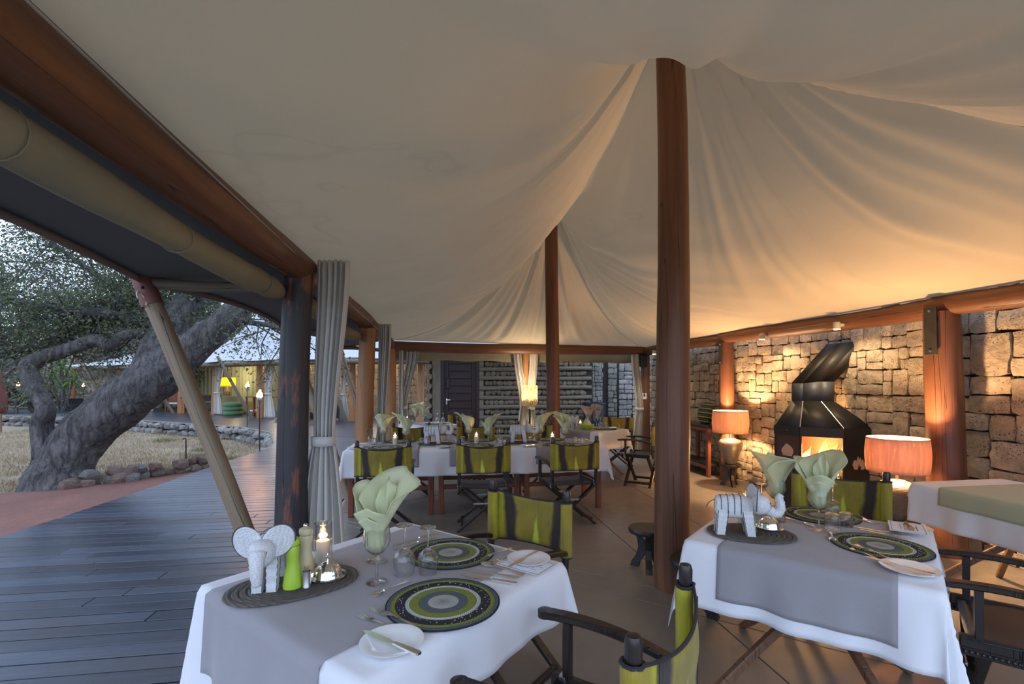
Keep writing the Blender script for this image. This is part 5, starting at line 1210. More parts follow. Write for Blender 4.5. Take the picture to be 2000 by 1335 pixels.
# ---------------------------------------------------------------- curtains
def curtain(label, top, w0, tie, w1, bot, w2, dirv, folds=7, amp=.022, seed=0, ztie=None, mat='curtain'):
    """top, tie, bot: centre points; widths w0, w1, w2; pleats run along dirv"""
    top, tie, bot = Vector(top), Vector(tie), Vector(bot); d = Vector(dirv).normalized(); n = V(-d.y, d.x, 0)
    t = thing('curtain', label, 'curtain', (bot.x, bot.y, 0)); o = V(bot.x, bot.y, 0); NR = 40
    def fn(u, v):
        zt, zm, zb_ = top.z, tie.z, bot.z; z = zt + (zb_ - zt) * v; 
        if z > zm: k = (zt - z) / (zt - zm); e = k * k * (3 - 2 * k); c = top.lerp(tie, e); w = w0 + (w1 - w0) * k ** 1.3
        else: k = (zm - z) / (zm - zb_); e = k ** .8; c = tie.lerp(bot, e); w = w1 + (w2 - w1) * min(1, k * 1.15) ** .7
        a = amp * (.35 + .65 * min(1, w / max(w0, .01))); ph = u * folds * 6.2832 + .5 * math.sin(v * 4 + seed)
        p = c + d * (w * (u - .5) + .2 * a * math.cos(ph * 1.3)) + n * (a * math.sin(ph) + .3 * a * math.sin(ph * .37 + seed)); p.z = z; return p - o
    mb = MB(); mb.grid(fn, folds * 12, NR); c_ = mb.build('drape', M[mat], t, 180, solid=.002)
    if w1 < w0 * .95:
        bn = MB(); q = [tie - o + d * (math.cos(a) * (w1 * .56)) + n * (math.sin(a) * (amp * 1.5 + .015)) for a in [k * .2618 for k in range(25)]]
        bn.grid(lambda u, v: q[int(round(u * 24)) % 24] + UP * (.032 - .064 * v), 24, 2, True); bn.build('tie_band', M[mat], t, 180, solid=.004)
    for k in range(max(2, folds // 2)):
        u = (k + .5) / max(2, folds // 2); p = fn(u, .012) + n * .012; MB().tube([p + d * (.010 * math.cos(a)) + UP * (.010 * math.sin(a)) for a in [j * .6283 for j in range(11)]], .0025, 5, False).build('eyelet', M['steel_dull'], c_)
    return t
curtain('grey linen curtain tied beside the charred post', (-1.215, 3.22, 2.33), .22, (-1.275, 3.22, 1.11), .14, (-1.30, 3.2, .03), .38, (1, .05, 0), 6, .028, 1.0)
curtain('tied grey curtain beside the second post at the long table', (-1.66, 6.2, 2.27), .17, (-1.70, 6.2, .95), .10, (-1.70, 6.2, .03), .22, (1, .05, 0), 6, .03, 2.0)
curtain('left one of the tied grey curtains at the far deck corner', (-2.10, 9.05, 2.17), .09, (-2.10, 9.0, 1.02), .10, (-2.08, 9.0, .03), .22, (1, .1, 0), 5, .028, 3.0)
curtain('wide grey curtain drawn to the tie at the far deck corner', (-1.90, 9.12, 2.16), .24, (-2.06, 9.08, 1.04), .10, (-2.05, 9.05, .03), .20, (1, .14, 0), 9, .028, 4.0)
curtain('lamplit curtain left of the slim post in the back opening', (.11, 9.70, 2.14), .16, (.24, 9.68, .98), .16, (.22, 9.66, .03), .30, (1, .1, 0), 6, .025, 5.0)
curtain('lamplit curtain right of the slim post in the back opening', (.45, 9.78, 2.14), .17, (.38, 9.72, .98), .16, (.36, 9.70, .03), .28, (1, .1, 0), 6, .025, 6.0)
curtain('cream curtain tied back at the corner post behind the console', (2.64, 10.2, 2.12), .17, (2.72, 10.15, .95), .16, (2.62, 10.12, .03), .22, (1, .1, 0), 6, .028, 7.0)
# ---------------------------------------------------------------- foliage helper
NR_ = np.random.default_rng(5)
def leafmesh(name, C, n, spread, size, mat, parent=None, flat=1.0, asp=.55):
    C = np.asarray(C, float); c = np.repeat(C, n, 0); N = len(c)
    p = c + NR_.normal(0, 1, (N, 3)) * np.array([spread, spread, spread * flat])
    a = NR_.normal(0, 1, (N, 3)); a /= np.linalg.norm(a, axis=1)[:, None]; b = np.cross(a, NR_.normal(0, 1, (N, 3))); b /= np.linalg.norm(b, axis=1)[:, None]
    s = size * NR_.uniform(.6, 1.3, (N, 1)); a *= s; b *= s * asp
    v = np.stack([p - a * .5, p + b * .5, p + a * .5, p - b * .5], 1).reshape(-1, 3)
    me = bpy.data.meshes.new(name); me.vertices.add(4 * N); me.vertices.foreach_set('co', v.ravel()); me.loops.add(4 * N); me.loops.foreach_set('vertex_index', np.arange(4 * N)); me.polygons.add(N); me.polygons.foreach_set('loop_start', np.arange(0, 4 * N, 4)); me.update(); me.validate()
    o = mkobj(name, me, mat, parent); o['kind'] = 'stuff'; return o
def smooth(pts, rs, k=5):
    P, Q = [], []
    for i in range(len(pts) - 1):
        p0, p1, p2, p3 = pts[max(i - 1, 0)], pts[i], pts[i + 1], pts[min(i + 2, len(pts) - 1)]
        for j in range(k):
            t = j / k; P.append(.5 * ((2 * p1) + (p2 - p0) * t + (2 * p0 - 5 * p1 + 4 * p2 - p3) * t * t + (3 * p1 - p0 - 3 * p2 + p3) * t ** 3)); Q.append(rs[i] + (rs[i + 1] - rs[i]) * t)
    P.append(pts[-1]); Q.append(rs[-1]); return P, Q
def limb(mb, pts, rs, seed, n=18, amp=.13, k=6):
    P, Q = smooth([Vector(p) for p in pts], rs, k)
    mb.tube(P, Q, n, True, lambda i, a: 1 + amp * (mn.noise((math.cos(a) * 2 + seed, math.sin(a) * 2, i * .22)) + .5 * mn.noise((math.cos(a) * 5 + seed, math.sin(a) * 5, i * .5)))); return P
# ---------------------------------------------------------------- the big leaning tree
tree = thing('leaning_tree', 'big grey-barked tree leaning over the deck with a twisted low limb', 'tree', (-7.05, 7.45, -.12)); T0 = V(-7.05, 7.45, -.12)
def tl(L): return [Vector(p) - T0 for p in L]
trunk = [(-7.05, 7.45, -.35), (-7.06, 7.45, -.05), (-7.02, 7.5, .28), (-6.82, 7.6, .67), (-6.35, 7.7, 1.15), (-5.83, 7.8, 1.60), (-5.40, 7.9, 2.0), (-4.95, 8.0, 2.43), (-4.60, 8.2, 2.88), (-4.1, 8.6, 3.6), (-3.6, 9.0, 4.3)]
tm = MB(); limb(tm, tl(trunk), [.62, .46, .37, .35, .36, .36, .29, .22, .185, .15, .08], 1.0, 30, .10, 9); trk = tm.build('trunk', M['bark'], tree, 180)
crown = []
def branch(pts, rs, seed, nm_='branch', n=14):
    mb = MB(); P = limb(mb, tl(pts), rs, seed, n); mb.build(nm_, M['bark'], tree, 180); return [p + T0 for p in P]
branch([(-5.85, 7.75, 1.50), (-5.90, 8.0, 2.05), (-5.85, 8.3, 2.55), (-5.60, 8.6, 3.15), (-5.2, 8.9, 3.9)], [.34, .30, .26, .20, .12], 2.0)
low = branch([(-7.25, 7.4, .35), (-7.30, 7.4, .85), (-7.20, 7.35, 1.10), (-7.42, 7.4, 1.42), (-7.62, 7.5, 1.74), (-7.50, 7.6, 1.90), (-7.25, 7.7, 2.02), (-6.85, 7.8, 2.20), (-6.62, 7.85, 2.12), (-6.42, 7.9, 2.30), (-5.98, 8.0, 2.36), (-5.7, 8.1, 2.5)], [.17, .14, .12, .115, .125, .115, .10, .10, .085, .085, .075, .06], 3.0, 'low_limb')
subs = [[(-5.75, 8.45, 2.75), (-6.5, 8.6, 3.05), (-7.4, 8.8, 3.35), (-8.3, 8.9, 3.9), (-9.3, 9.1, 4.6)], [(-5.6, 8.6, 3.1), (-6.3, 8.9, 3.6), (-7.2, 9.2, 4.3), (-8.0, 9.4, 5.2)], [(-5.85, 8.2, 2.4), (-6.7, 8.1, 2.65), (-7.7, 8.0, 2.75), (-8.8, 8.2, 3.0), (-9.8, 8.3, 3.3)], [(-5.3, 8.8, 3.7), (-5.9, 9.3, 4.4), (-6.8, 9.6, 5.2)], [(-5.55, 8.3, 3.0), (-5.2, 9.0, 3.8), (-4.9, 9.6, 4.4), (-4.6, 9.9, 4.8)], [(-4.75, 8.15, 2.70), (-4.55, 8.2, 2.56), (-4.2, 8.3, 2.50), (-3.85, 8.3, 2.36)], [(-6.8, 8.5, 3.1), (-7.3, 8.3, 2.6), (-8.0, 8.2, 2.2), (-8.6, 8.1, 2.0)]]
tw = MB(); cl = []
for i, sb in enumerate(subs):
    P = branch(sb, [.11, .085, .06, .04, .02][:len(sb)] if i != 5 else [.06, .05, .04, .02], 5.0 + i, 'branch', 10)
    for p in P[2:]:
        for q in range(4 if i not in (5,) else 1):
            d = V(R.gauss(0, 1), R.gauss(0, 1), R.gauss(.05, .7)).normalized(); L = R.uniform(.35, 1.15); e = p + d * L + V(0, 0, -.12 * L); m = p.lerp(e, .5) + V(R.uniform(-.08, .08), R.uniform(-.08, .08), R.uniform(-.05, .1))
            tw.tube([p - T0, m - T0, e - T0], [.014, .009, .004], 5)
            for w_ in range(2):
                e2 = e + V(R.gauss(0, .25), R.gauss(0, .25), R.gauss(-.05, .2)); tw.tube([m - T0, (m + e2) / 2 - T0 + V(0, 0, .04), e2 - T0], [.007, .005, .003], 4); cl.append(e2)
            cl += [m, e]
for q in range(50):
    p = V(R.uniform(-10.5, -4.5), R.uniform(8.5, 11.5), R.uniform(3.0, 5.6)); cl.append(p)
tw.build('twigs', M['bark'], tree, 180)['kind'] = 'stuff'
leafmesh('leaves', [p - T0 for p in cl], 24, .17, .052, M['leaf'], tree)
hang = [V(-5.05 + .55 * math.sin(k), 8.1 + .2 * math.cos(k * 2), 1.95 - .12 * (k % 4)) for k in range(9)]; leafmesh('hanging_leaves', [p - T0 + V(1.0, 0, .25) for p in hang], 16, .07, .05, M['leaf'], tree)
# ---------------------------------------------------------------- trees and bushes behind
def bg_tree(p, h, w, label, mat='leaf_far', n=900, cs=70, ls=.16, bare=False):
    t = thing('bush_tree', label, 'tree', (p[0], p[1], gz(p[0], p[1]) if p[2] is None else p[2]), 0, 'trees and bushes behind the camp'); mb = MB(); C = []
    for k in range(6):
        a = R.uniform(0, 6.28); e = V(math.cos(a) * w * .55, math.sin(a) * w * .55, h * R.uniform(.6, .95)); m = V(e.x * .3, e.y * .3, h * .4)
        P, Q = smooth([V(0, 0, -.2), m * .6, m, e], [h * .025, h * .02, h * .015, h * .004], 4); mb.tube(P, Q, 6)
        for j in range(7): e3 = m.lerp(e, R.uniform(.2, 1)) ; e4 = e3 + V(R.gauss(0, w * .22), R.gauss(0, w * .22), R.gauss(h * .05, h * .12)); mb.tube([e3, (e3 + e4) / 2 + V(0, 0, .1), e4], [h * .006, h * .004, h * .0015], 4); C.append(e4)
    mb.build('trunk', M['bark'], t, 180)
    while len(C) < cs:
        v = V(R.gauss(0, 1), R.gauss(0, 1), R.gauss(0, 1)).normalized() * R.uniform(.5, 1) ** .5; C.append(V(v.x * w * .5, v.y * w * .5, h * .55 + v.z * h * .42))
    if not bare: leafmesh('foliage', C, n // cs * 2, w * .085, ls, M[mat], t)
    else: leafmesh('foliage', C, 6, w * .08, ls, M[mat], t)
    return t
side = ['tree beyond the loungers at the left edge', 'grey dry tree behind the yuccas', 'green tree behind the leaning trunk', 'grey bush tree above the pale tent roofs', 'dark bush behind the pale tents']
spots = [(-40, 36, 9, 9, 'leaf_far', 0, 'far green tree at the left edge'), (-35, 33, 7, 7, 'leaf_grey', 1, 'bare grey tree at the left behind the loungers'), (-37, 44, 11, 10, 'leaf_grey', 0, 'tall grey tree behind the bare one'), (-33, 40, 6.5, 8, 'leaf_grey', 0, 'grey tree behind the left yuccas'), (-25, 34, 5.5, 7, 'leaf_grey', 0, 'grey bush behind the right yucca'), (-22, 38, 8, 9, 'leaf_far', 0, 'green tree above the left end of the pale roof'), (-17, 40, 9, 9, 'leaf_grey', 0, 'grey tree above the first pale roof peak'), (-11, 37, 8.5, 9, 'leaf_grey', 0, 'grey tree between the pale roof peaks'), (-5, 36, 8, 9, 'leaf_far', 0, 'green tree behind the second pale roof'), (2, 36, 7, 8, 'leaf_far', 0, 'dark tree far behind the door wall'), (-48, 40, 12, 11, 'leaf_far', 0, 'large green tree beyond the left edge'), (-29, 48, 12, 11, 'leaf_grey', 0, 'tall hazy tree in the left background'), (-18, 50, 13, 12, 'leaf_grey', 0, 'tall hazy tree behind the pale roof'), (-30, 29.5, 1.6, 4, 'leaf_grey', 0, 'low grey bush left of the yuccas'), (-35, 29, 2.2, 5, 'leaf_grey', 0, 'low bush behind the loungers'), (-20.5, 31, 3.2, 4, 'leaf_grey', 0, 'low dry bush left of the pale tent')]
for (x, y, h, w, m_, bare, lb) in spots: bg_tree((x, y, None), h, w, lb, m_, 5200, 80, .20, bool(bare))
# hill scrub
C = [V(x, y, gz(x, y) + .3) for x, y in [(R.uniform(-60, -12), R.uniform(29, 52)) for _ in range(420)]]; o = leafmesh('scrub', C, 60, .65, .20, M['leaf_grey'], None, .5); tag(o, 'grey-green scrub covering the slope behind the lawn', 'scrub')
# dry grass on the lawn
def grass(name, pts, h, w, mat, label):
    P = np.asarray(pts, float); N = len(P); a = NR_.uniform(0, 6.283, N); hh = h * NR_.uniform(.4, 1.3, N); lx, ly = NR_.normal(0, .45, N) * hh, NR_.normal(0, .45, N) * hh; dx, dy = np.cos(a) * w, np.sin(a) * w
    v = np.stack([np.stack([P[:, 0] - dx, P[:, 1] - dy, P[:, 2]], 1), np.stack([P[:, 0] + dx, P[:, 1] + dy, P[:, 2]], 1), np.stack([P[:, 0] + lx, P[:, 1] + ly, P[:, 2] + hh], 1)], 1).reshape(-1, 3)
    me = bpy.data.meshes.new(name); me.vertices.add(3 * N); me.vertices.foreach_set('co', v.ravel()); me.loops.add(3 * N); me.loops.foreach_set('vertex_index', np.arange(3 * N)); me.polygons.add(N); me.polygons.foreach_set('loop_start', np.arange(0, 3 * N, 3)); me.update(); me.validate()
    o = mkobj(name, me, mat); return tag(o, label, 'grass', kind='stuff')
def inlawn(x, y):
    e = np.interp(y, [p.y for p in EDGE], [p.x for p in EDGE]); b = np.interp(x, [-40, -12, -7.4, -6.7, -6.2, -5.8, -5.5], [5.3, 6.6, 7.0, 7.4, 8.0, 8.7, 9.2]); return y > b and x < e - .15
pts = []
while len(pts) < 42000:
    y = 6.8 + 14 * R.random() ** 1.6; x = -5.4 - 15 * R.random() ** 1.2
    if inlawn(x, y) and mn.noise((x * .9, y * .9, 0)) > -.35 + R.uniform(-.3, .3): pts.append((x, y, gz(x, y) - .005))
grass('dry_grass', pts, .10, .007, M['grass_dry'], 'dry tan grass on the lawn beside the deck')
pts = [(cx + R.gauss(0, .16), cy + R.gauss(0, .16), gz(cx, cy)) for cx, cy in [(-10.4, 8.2), (-6.6, 9.6), (-8.2, 12.5), (-6.9, 11.5), (-11.8, 16.2), (-6.3, 9.0), (-9.0, 14.0)] for _ in range(500)]
grass('green_tufts', pts, .12, .006, M['grass_green'], 'green tufts in the dry lawn')
# ---------------------------------------------------------------- torches, lantern
def torch(p, h, label, lit=True, e=12, lean=(0, 0)):
    t = thing('garden_torch', label, 'torch', p, 0, 'garden torches along the deck'); top = V(lean[0], lean[1], h)
    MB().tube([(0, 0, -.25), top], .012, 8).build('pole', M['iron'], t)
    MB().lathe([(.012, h - .16), (.030, h - .05), (.048, h), (.050, h + .06), (.044, h + .07), (.020, h + .072), (.001, h + .072)], 18, (lean[0], lean[1], 0)).build('burner', M['steel_dull'], t, 50)
    if lit:
        for k in range(3): MB().tube([V(lean[0] + .02 * math.cos(k * 2.1) + .012 * math.sin(j * 1.1 + k), lean[1] + .02 * math.sin(k * 2.1), h + .06 + j * (.030 - .004 * k)) for j in range(8)], [.018, .038, .044, .040, .030, .020, .011, .002], 10).build('flame', M['torch_flame'], t, 180)
        light('torch_glow', 'POINT', (lean[0], lean[1], h + .2), e, (1.0, .42, .12), .05, t)
    return t
torch((-5.62, 10.6, 0), 1.12, 'lit torch at the inner curve of the deck, nearest the charred post', e=30); torch((-8.95, 16.1, 0), 1.30, 'lit torch on the far deck edge behind the nearest torch', e=30)
torch((-24.0, 22.9, 0), 1.30, 'lit torch at the far left beside the loungers', e=25, lean=(.25, 0)); torch((-24.3, 27.0, 0), 1.25, 'lit torch far off beside the left tent pole', e=15); torch((-16.2, 20.6, 0), 1.35, 'unlit thin torch on the far deck right of the big trunk', False)
ln = thing('garden_lantern', 'small lit glass lantern on a black stake at the rock border', 'lantern', (-6.12, 8.85, -.14)); MB().tube([(.06, 0, -.1), (.06, 0, .58), (.05, 0, .62), (.0, 0, .60)], .012, 8).build('stake', M['iron'], ln)
MB().lathe([(.055, .06), (.055, .36), (.052, .36), (.052, .07)], 20).build('glass', M['smoke_glass'], ln, 60); MB().lathe([(.001, .03), (.06, .03), (.06, .06), (.001, .062)], 18).build('base', M['iron'], ln)
for a in (0, 1.57, 3.14, 4.71): MB().tube([(.058 * math.cos(a), .058 * math.sin(a), .05), (.058 * math.cos(a), .058 * math.sin(a), .37)], .004, 5).build('bar', M['steel_dull'], ln)
MB().lathe([(.001, .062), (.028, .062), (.028, .14), (.001, .14)], 16).build('candle', M['wax'], ln); MB().lathe([(.001, .15), (.012, .18), (.001, .24)], 10).build('flame', M['torch_flame'], ln); light('lantern_glow', 'POINT', (0, 0, .2), 3, WARM, .03, ln)
# ---------------------------------------------------------------- far tents
bpts = [V(-25.5, 27.6, 0), V(-22.0, 26.6, 0), V(-19.5, 25.4, 0), V(-16.7, 24.0, 0), V(-14.3, 22.9, 0), V(-10.9, 20.6, 0), V(-8.5, 19.7, 0), V(-6.35, 18.9, 0), V(-3.6, 18.6, 0), V(-.5, 18.8, 0)]
bc = [0]
for p, q in zip(bpts[:-1], bpts[1:]): bc.append(bc[-1] + (q - p).length)
def bal(s): return V(np.interp(s, bc, [p.x for p in bpts]), np.interp(s, bc, [p.y for p in bpts]), 0)
def bnr(s): d = (bal(min(s + .6, bc[-1])) - bal(max(s - .6, 0))).normalized(); return V(d.y, -d.x, 0)      # towards the camera
ft = thing('camp_tent', 'far row of pale canvas lounge tents on brown poles', 'tent', (0, 0, 0))
peaks = [(5.0, 1.5), (11.0, 2.1), (16.6, 1.75), (21.8, 1.6), (26.5, 1.3)]
def rh(s): return .9 + max(h * math.exp(-abs(s - c) / 1.5) for c, h in peaks)
def rf(u, v):
    s = bc[-1] * u; b = bal(s); n = bnr(s); d = 1.25 - 5.0 * v; f = max(0, min(1, v / .9)); sc_ = .10 * math.sin(s * 2.1) * (1 - f)
    return b + n * (d - .25 * abs(math.sin(s * math.pi / 2.9)) * (1 - f)) + UP * (2.43 + sc_ * .3 + rh(s) * (.35 * f + .65 * f ** 2.2) * (1 if v < .9 else 1 - (v - .9) * 2))
MB().grid(rf, 170, 18).build('roof', M['white_roof'], ft, 180, solid=.01)
MB().grid(lambda u, v: bal(bc[-1] * u) + bnr(bc[-1] * u) * 1.0 + UP * (2.42 - .16 * v), 90, 1).build('fascia', M['log_grey'], ft, solid=.04)
for i, p in enumerate(bpts):
    log('pole', p, p + V(.03, 0, 2.45), .15, .13, M['log_orange'], parent=ft, seed=i * 1.7, n=12, seg=8)
    if i in (0, 1, 3, 5, 7): n = bnr(bc[i]); b_ = p + n * .35; log('leaning_pole', b_, b_ + n * 1.0 + V(-.5, 0, 2.6), .07, .06, M['log_grey'], parent=ft, seed=i * 2.2, n=10, seg=6)
for i in range(len(bpts) - 1): log('beam', bpts[i] + UP * 2.36, bpts[i + 1] + UP * 2.36, .11, .11, M['log_orange'], parent=ft, seed=i + .3, n=10, seg=6)
bwl = MB(); bwl.grid(lambda u, v: bal(bc[-1] * .55 * u) - bnr(bc[-1] * .55 * u) * (3.6 + .07 * math.sin(u * 260)) + UP * 2.5 * v, 420, 2); bwl.build('canvas_back', canvas('olive_back_canvas', (.30, .32, .20), (.25, .27, .17), 0, stain=False), ft, 180)
s0 = bc[4] + .6; wl_ = MB(); wl_.grid(lambda u, v: bal(s0 + (bc[-1] - s0) * u) - bnr(s0 + (bc[-1] - s0) * u) * 3.3 + UP * 2.6 * v, 20, 1); fw = wl_.build('wall_far', M['mortar'], None); struct(fw)
stones(fw, (s0, 0, bc[6], 2.5), .075, M['stone'], lambda x, z, d: bal(x) - bnr(x) * (3.28 - d) + UP * z, 51, .05, .006); stones(fw, (bc[6], 0, bc[9], 2.5), .13, M['stone'], lambda x, z, d: bal(x) - bnr(x) * (3.28 - d) + UP * z, 52, .05, .006)
def fcur(s, off, w, lb, sd): p = bal(s) - bnr(s) * off; curtain(lb, p + UP * 2.35, w, p + V(-.1, 0, 1.05), w * .55, p + V(-.05, 0, .03), w * 1.1, (1, -.35, 0), 5, .05, sd)
fcur(bc[2] + .45, .05, .32, 'pale curtain of the far tent beside its left pole', 1.1); fcur(bc[4] + .45, .0, .55, 'grey tied curtain of the far tent right of the yellow lamp', 2.2); fcur(bc[5] + .6, .0, .6, 'grey tied curtain of the far tent right of the torches', 3.3); fcur(bc[7] - .55, .3, .4, 'cream curtain of the far tent beside the seated person', 4.4); fcur(bc[7] + .5, .0, .5, 'blue-grey curtain of the far tent right of the seated person', 5.5)
for s, off, z, e in ((bc[3] + .3, 2.6, 1.95, 70), (bc[4] + 1.6, 2.4, 2.2, 60), (bc[5] + 1.6, 2.0, 2.25, 50), (bc[7], 2.0, 2.25, 40)):
    p = bal(s) - bnr(s) * off; light('tent_light', 'POINT', p + UP * z, e, (1.0, .78, .45), .15, ft)
def fp_(s, off, z=0.0): p = bal(s) - bnr(s) * off; return (p.x, p.y, z)
lp = thing('far_lamp', 'yellow drum lamp glowing in the far tent', 'lamp', fp_(bc[3] + .95, 1.8)); MB().lathe([(.001, .0), (.2, 0), (.2, .04), (.04, .06), (.04, .5), (.14, .7), (.14, 1.0), (.05, 1.18), (.03, 1.3), (.001, 1.3)], 20).build('base', M['wood_dark'], lp, 50)
MB().grid(lambda u, v: V(.38 * math.cos(u * 6.283), .38 * math.sin(u * 6.283), 1.33 + .48 * v), 32, 2, True).build('shade', M['shade_yellow'], lp, 180, solid=.005); light('lamp_light', 'POINT', (0, 0, 1.58), 55, (1.0, .88, .55), .08, lp)
def sofa(p, rz, w, label, mat, mat2, nm_='sofa', hb=.75):
    t = thing(nm_, label, 'sofa', p, rz, None); MB().box((0, 0, .22), (w, .8, .36), None, .04).build('base', M[mat2], t); MB().box((0, .02, .44), (w - .25, .72, .14), None, .05).build('seat_cushion', M[mat], t); MB().box((0, .36, .5), (w, .16, hb), None, .05).build('backrest', M[mat], t)
    for sx in (-1, 1): MB().box((sx * (w / 2 - .06), 0, .38), (.14, .78, .5), None, .04).build('arm', M[mat2], t)
    return t
sofa(fp_(bc[3] - .5, 1.6), .45, 1.7, 'dark low sofa in the far tent left of its yellow lamp', 'trousers', 'leather'); sofa(fp_(bc[4] - .1, 1.2), 2.6, 1.5, 'olive sofa end in the far tent behind the pole', 'olive', 'olive')
sofa(fp_(bc[5] + 1.6, .7), 3.4, 1.8, 'cowhide bench with olive cushions in the far tent', 'olive', 'cow', 'cowhide_bench', .55)
for k in range(3):
    o = tag(MB().lathe([(.001, 0), (.36, .0), (.42, .05), (.43, .11), (.40, .17), (.34, .20), (.001, .19)], 28, rf=lambda i, a: 1 + .02 * math.cos(a * 10)).build('floor_cushion', M['green_cushion'], None, 180), 'green round floor cushion in the far tent, %s of the stack' % ('bottom', 'middle', 'top')[k], 'cushion'); p = fp_(bc[4] + 1.15, .3); o.location = (p[0], p[1], .005 + k * .195)
for k in range(2):
    t = thing('side_stand', 'red wooden stand in the far tent, %s of two' % ('left', 'right')[k], 'stand', fp_(bc[4] + 2.1 + k * .62, .8), -.4)
    for sx in (-1, 1):
        for sy in (-1, 1): MB().box((sx * .24, sy * .22, .42), (.05, .05, .84), None, .005).build('leg', M['wood_red'], t)
    MB().box((0, 0, .86), (.58, .54, .04), None, .005).build('top', M['wood_red'], t); MB().box((0, 0, .16), (.52, .48, .03), None, .004).build('shelf', M['wood_red'], t); MB().box((0, 0, .21), (.34, .3, .07), None, .02).build('folded_towel', M['linen'], t)
tb = thing('far_desk', 'dark desk in the far tent behind the red stands', 'table', fp_(bc[4] + 3.4, 1.6), -.5); MB().box((0, 0, .86), (1.5, .6, .05), None, .005).build('top', M['wood_dark'], tb)
for sx in (-.68, .68):
    for sy in (-.25, .25): MB().box((sx, sy, .42), (.07, .07, .84), None, .005).build('leg', M['wood_dark'], tb)
ch = thing('lounge_chair', 'wooden armchair with white cushion in the far tent at left', 'chair', fp_(bc[2] + .95, .8), .4); MB().box((0, 0, .42), (.58, .56, .08), None, .02).build('seat', M['linen'], ch); MB().box((0, .28, .72), (.56, .06, .5), None, .02).build('backrest', M['wood_red'], ch)
for sx in (-.28, .28):
    MB().box((sx, 0, .66), (.05, .56, .04), None, .005).build('armrest', M['wood_red'], ch)
    for sy in (-.26, .26): MB().box((sx, sy, .33), (.05, .05, .66), None, .005).build('leg', M['wood_red'], ch)
# person seated at a small table in the far tent
ps = thing('person', 'dark-haired person in a pinkish top seated at a small far table', 'person', (-7.25, 19.4, 0), .35)
sk_v = [(0, 0, .52), (0, .0, .72), (0, -.02, .92), (0, -.02, 1.06), (0, -.05, 1.14), (0, -.06, 1.24), (-.19, -.02, 1.0), (-.25, -.10, .78), (-.10, -.30, .78), (.19, -.02, 1.0), (.25, -.10, .78), (.10, -.32, .80), (-.10, -.02, .50), (-.13, -.44, .50), (-.13, -.46, .08), (-.13, -.60, .05), (.10, -.02, .50), (.13, -.44, .50), (.13, -.46, .08), (.13, -.60, .05), (-.03, -.38, .80), (.03, -.40, .82)]
sk_e = [(0, 1), (1, 2), (2, 3), (3, 4), (4, 5), (3, 6), (6, 7), (7, 8), (3, 9), (9, 10), (10, 11), (0, 12), (12, 13), (13, 14), (14, 15), (0, 16), (16, 17), (17, 18), (18, 19), (8, 20), (11, 21)]
sr = [.16, .15, .16, .12, .055, .06, .07, .05, .035, .07, .05, .035, .09, .075, .045, .04, .09, .075, .045, .04, .03, .03]
me = bpy.data.meshes.new('body'); me.from_pydata(sk_v, sk_e, []); bo = mkobj('body', me, M['shirt'], ps); sm_ = bo.modifiers.new('skin', 'SKIN'); sl = me.skin_vertices[0].data
for i, r in enumerate(sr): sl[i].radius = (r, r * .8); 
sl[0].use_root = True; bo.modifiers.new('sub', 'SUBSURF').levels = 2; bo.modifiers['sub'].render_levels = 2
hd = MB(); hd.grid(lambda u, v: V(.082 * math.sin(math.pi * v) ** .75 * math.cos(u * 6.283), -.07 + .098 * math.sin(math.pi * v) ** .75 * math.sin(u * 6.283) - (.02 if abs(v - .5) < .1 and abs(u - .75) < .04 else 0), 1.36 - .125 * math.cos(math.pi * v)), 24, 16, True); head = hd.build('head', M['skin'], ps, 180)
for sx in (-1, 1): MB().sphere((sx * .032, -.155, 1.375), .012, 8, 6).build('eye', M['hair'], head); MB().sphere((sx * .084, -.065, 1.355), .022, 8, 6, (.4, 1, 1.3)).build('ear', M['skin'], head)
MB().sphere((0, -.163, 1.31), .018, 8, 6, (1.6, .5, .5)).build('mouth', M['shirt'], head)
MB().grid(lambda u, v: V((.105 + .02 * math.sin(u * 31)) * math.sin(math.pi * (.02 + .62 * v)) * math.cos(3.5 * (u - .5) + 1.571), -.05 + (.125 + .02 * math.sin(u * 31)) * math.sin(math.pi * (.02 + .62 * v)) * math.sin(3.5 * (u - .5) + 1.571), 1.505 - .34 * v ** 1.2), 30, 10).build('hair', M['hair'], head, 180, solid=.03)
lg = MB()
for sx in (-1, 1): lg.tube([(sx * .10, -.02, .52), (sx * .13, -.44, .52), (sx * .13, -.48, .44), (sx * .13, -.46, .10)], [.105, .09, .075, .058], 12)
lg.build('trousers', M['trousers'], ps, 60)
sc_ = thing('cafe_chair', 'plain wooden chair under the seated person in the far tent', 'chair', (-7.25, 19.4, 0), .35); MB().box((0, .02, .40), (.44, .44, .05), None, .01).build('seat', M['wood_dark'], sc_); MB().box((0, .25, .66), (.42, .04, .45), None, .01).build('backrest', M['wood_dark'], sc_)
for sx in (-.19, .19):
    for sy in (-.17, .21): MB().box((sx, sy, .20), (.04, .04, .40), None, .004).build('leg', M['wood_dark'], sc_)
st = thing('cafe_table', 'small wooden table in front of the seated person', 'table', (-7.42, 18.85, 0), .35); MB().box((0, 0, .73), (.75, .5, .04), None, .006).build('top', M['log_orange'], st)
for sx in (-.32, .32):
    for sy in (-.2, .2): MB().box((sx, sy, .36), (.05, .05, .72), None, .004).build('leg', M['log_orange'], st)
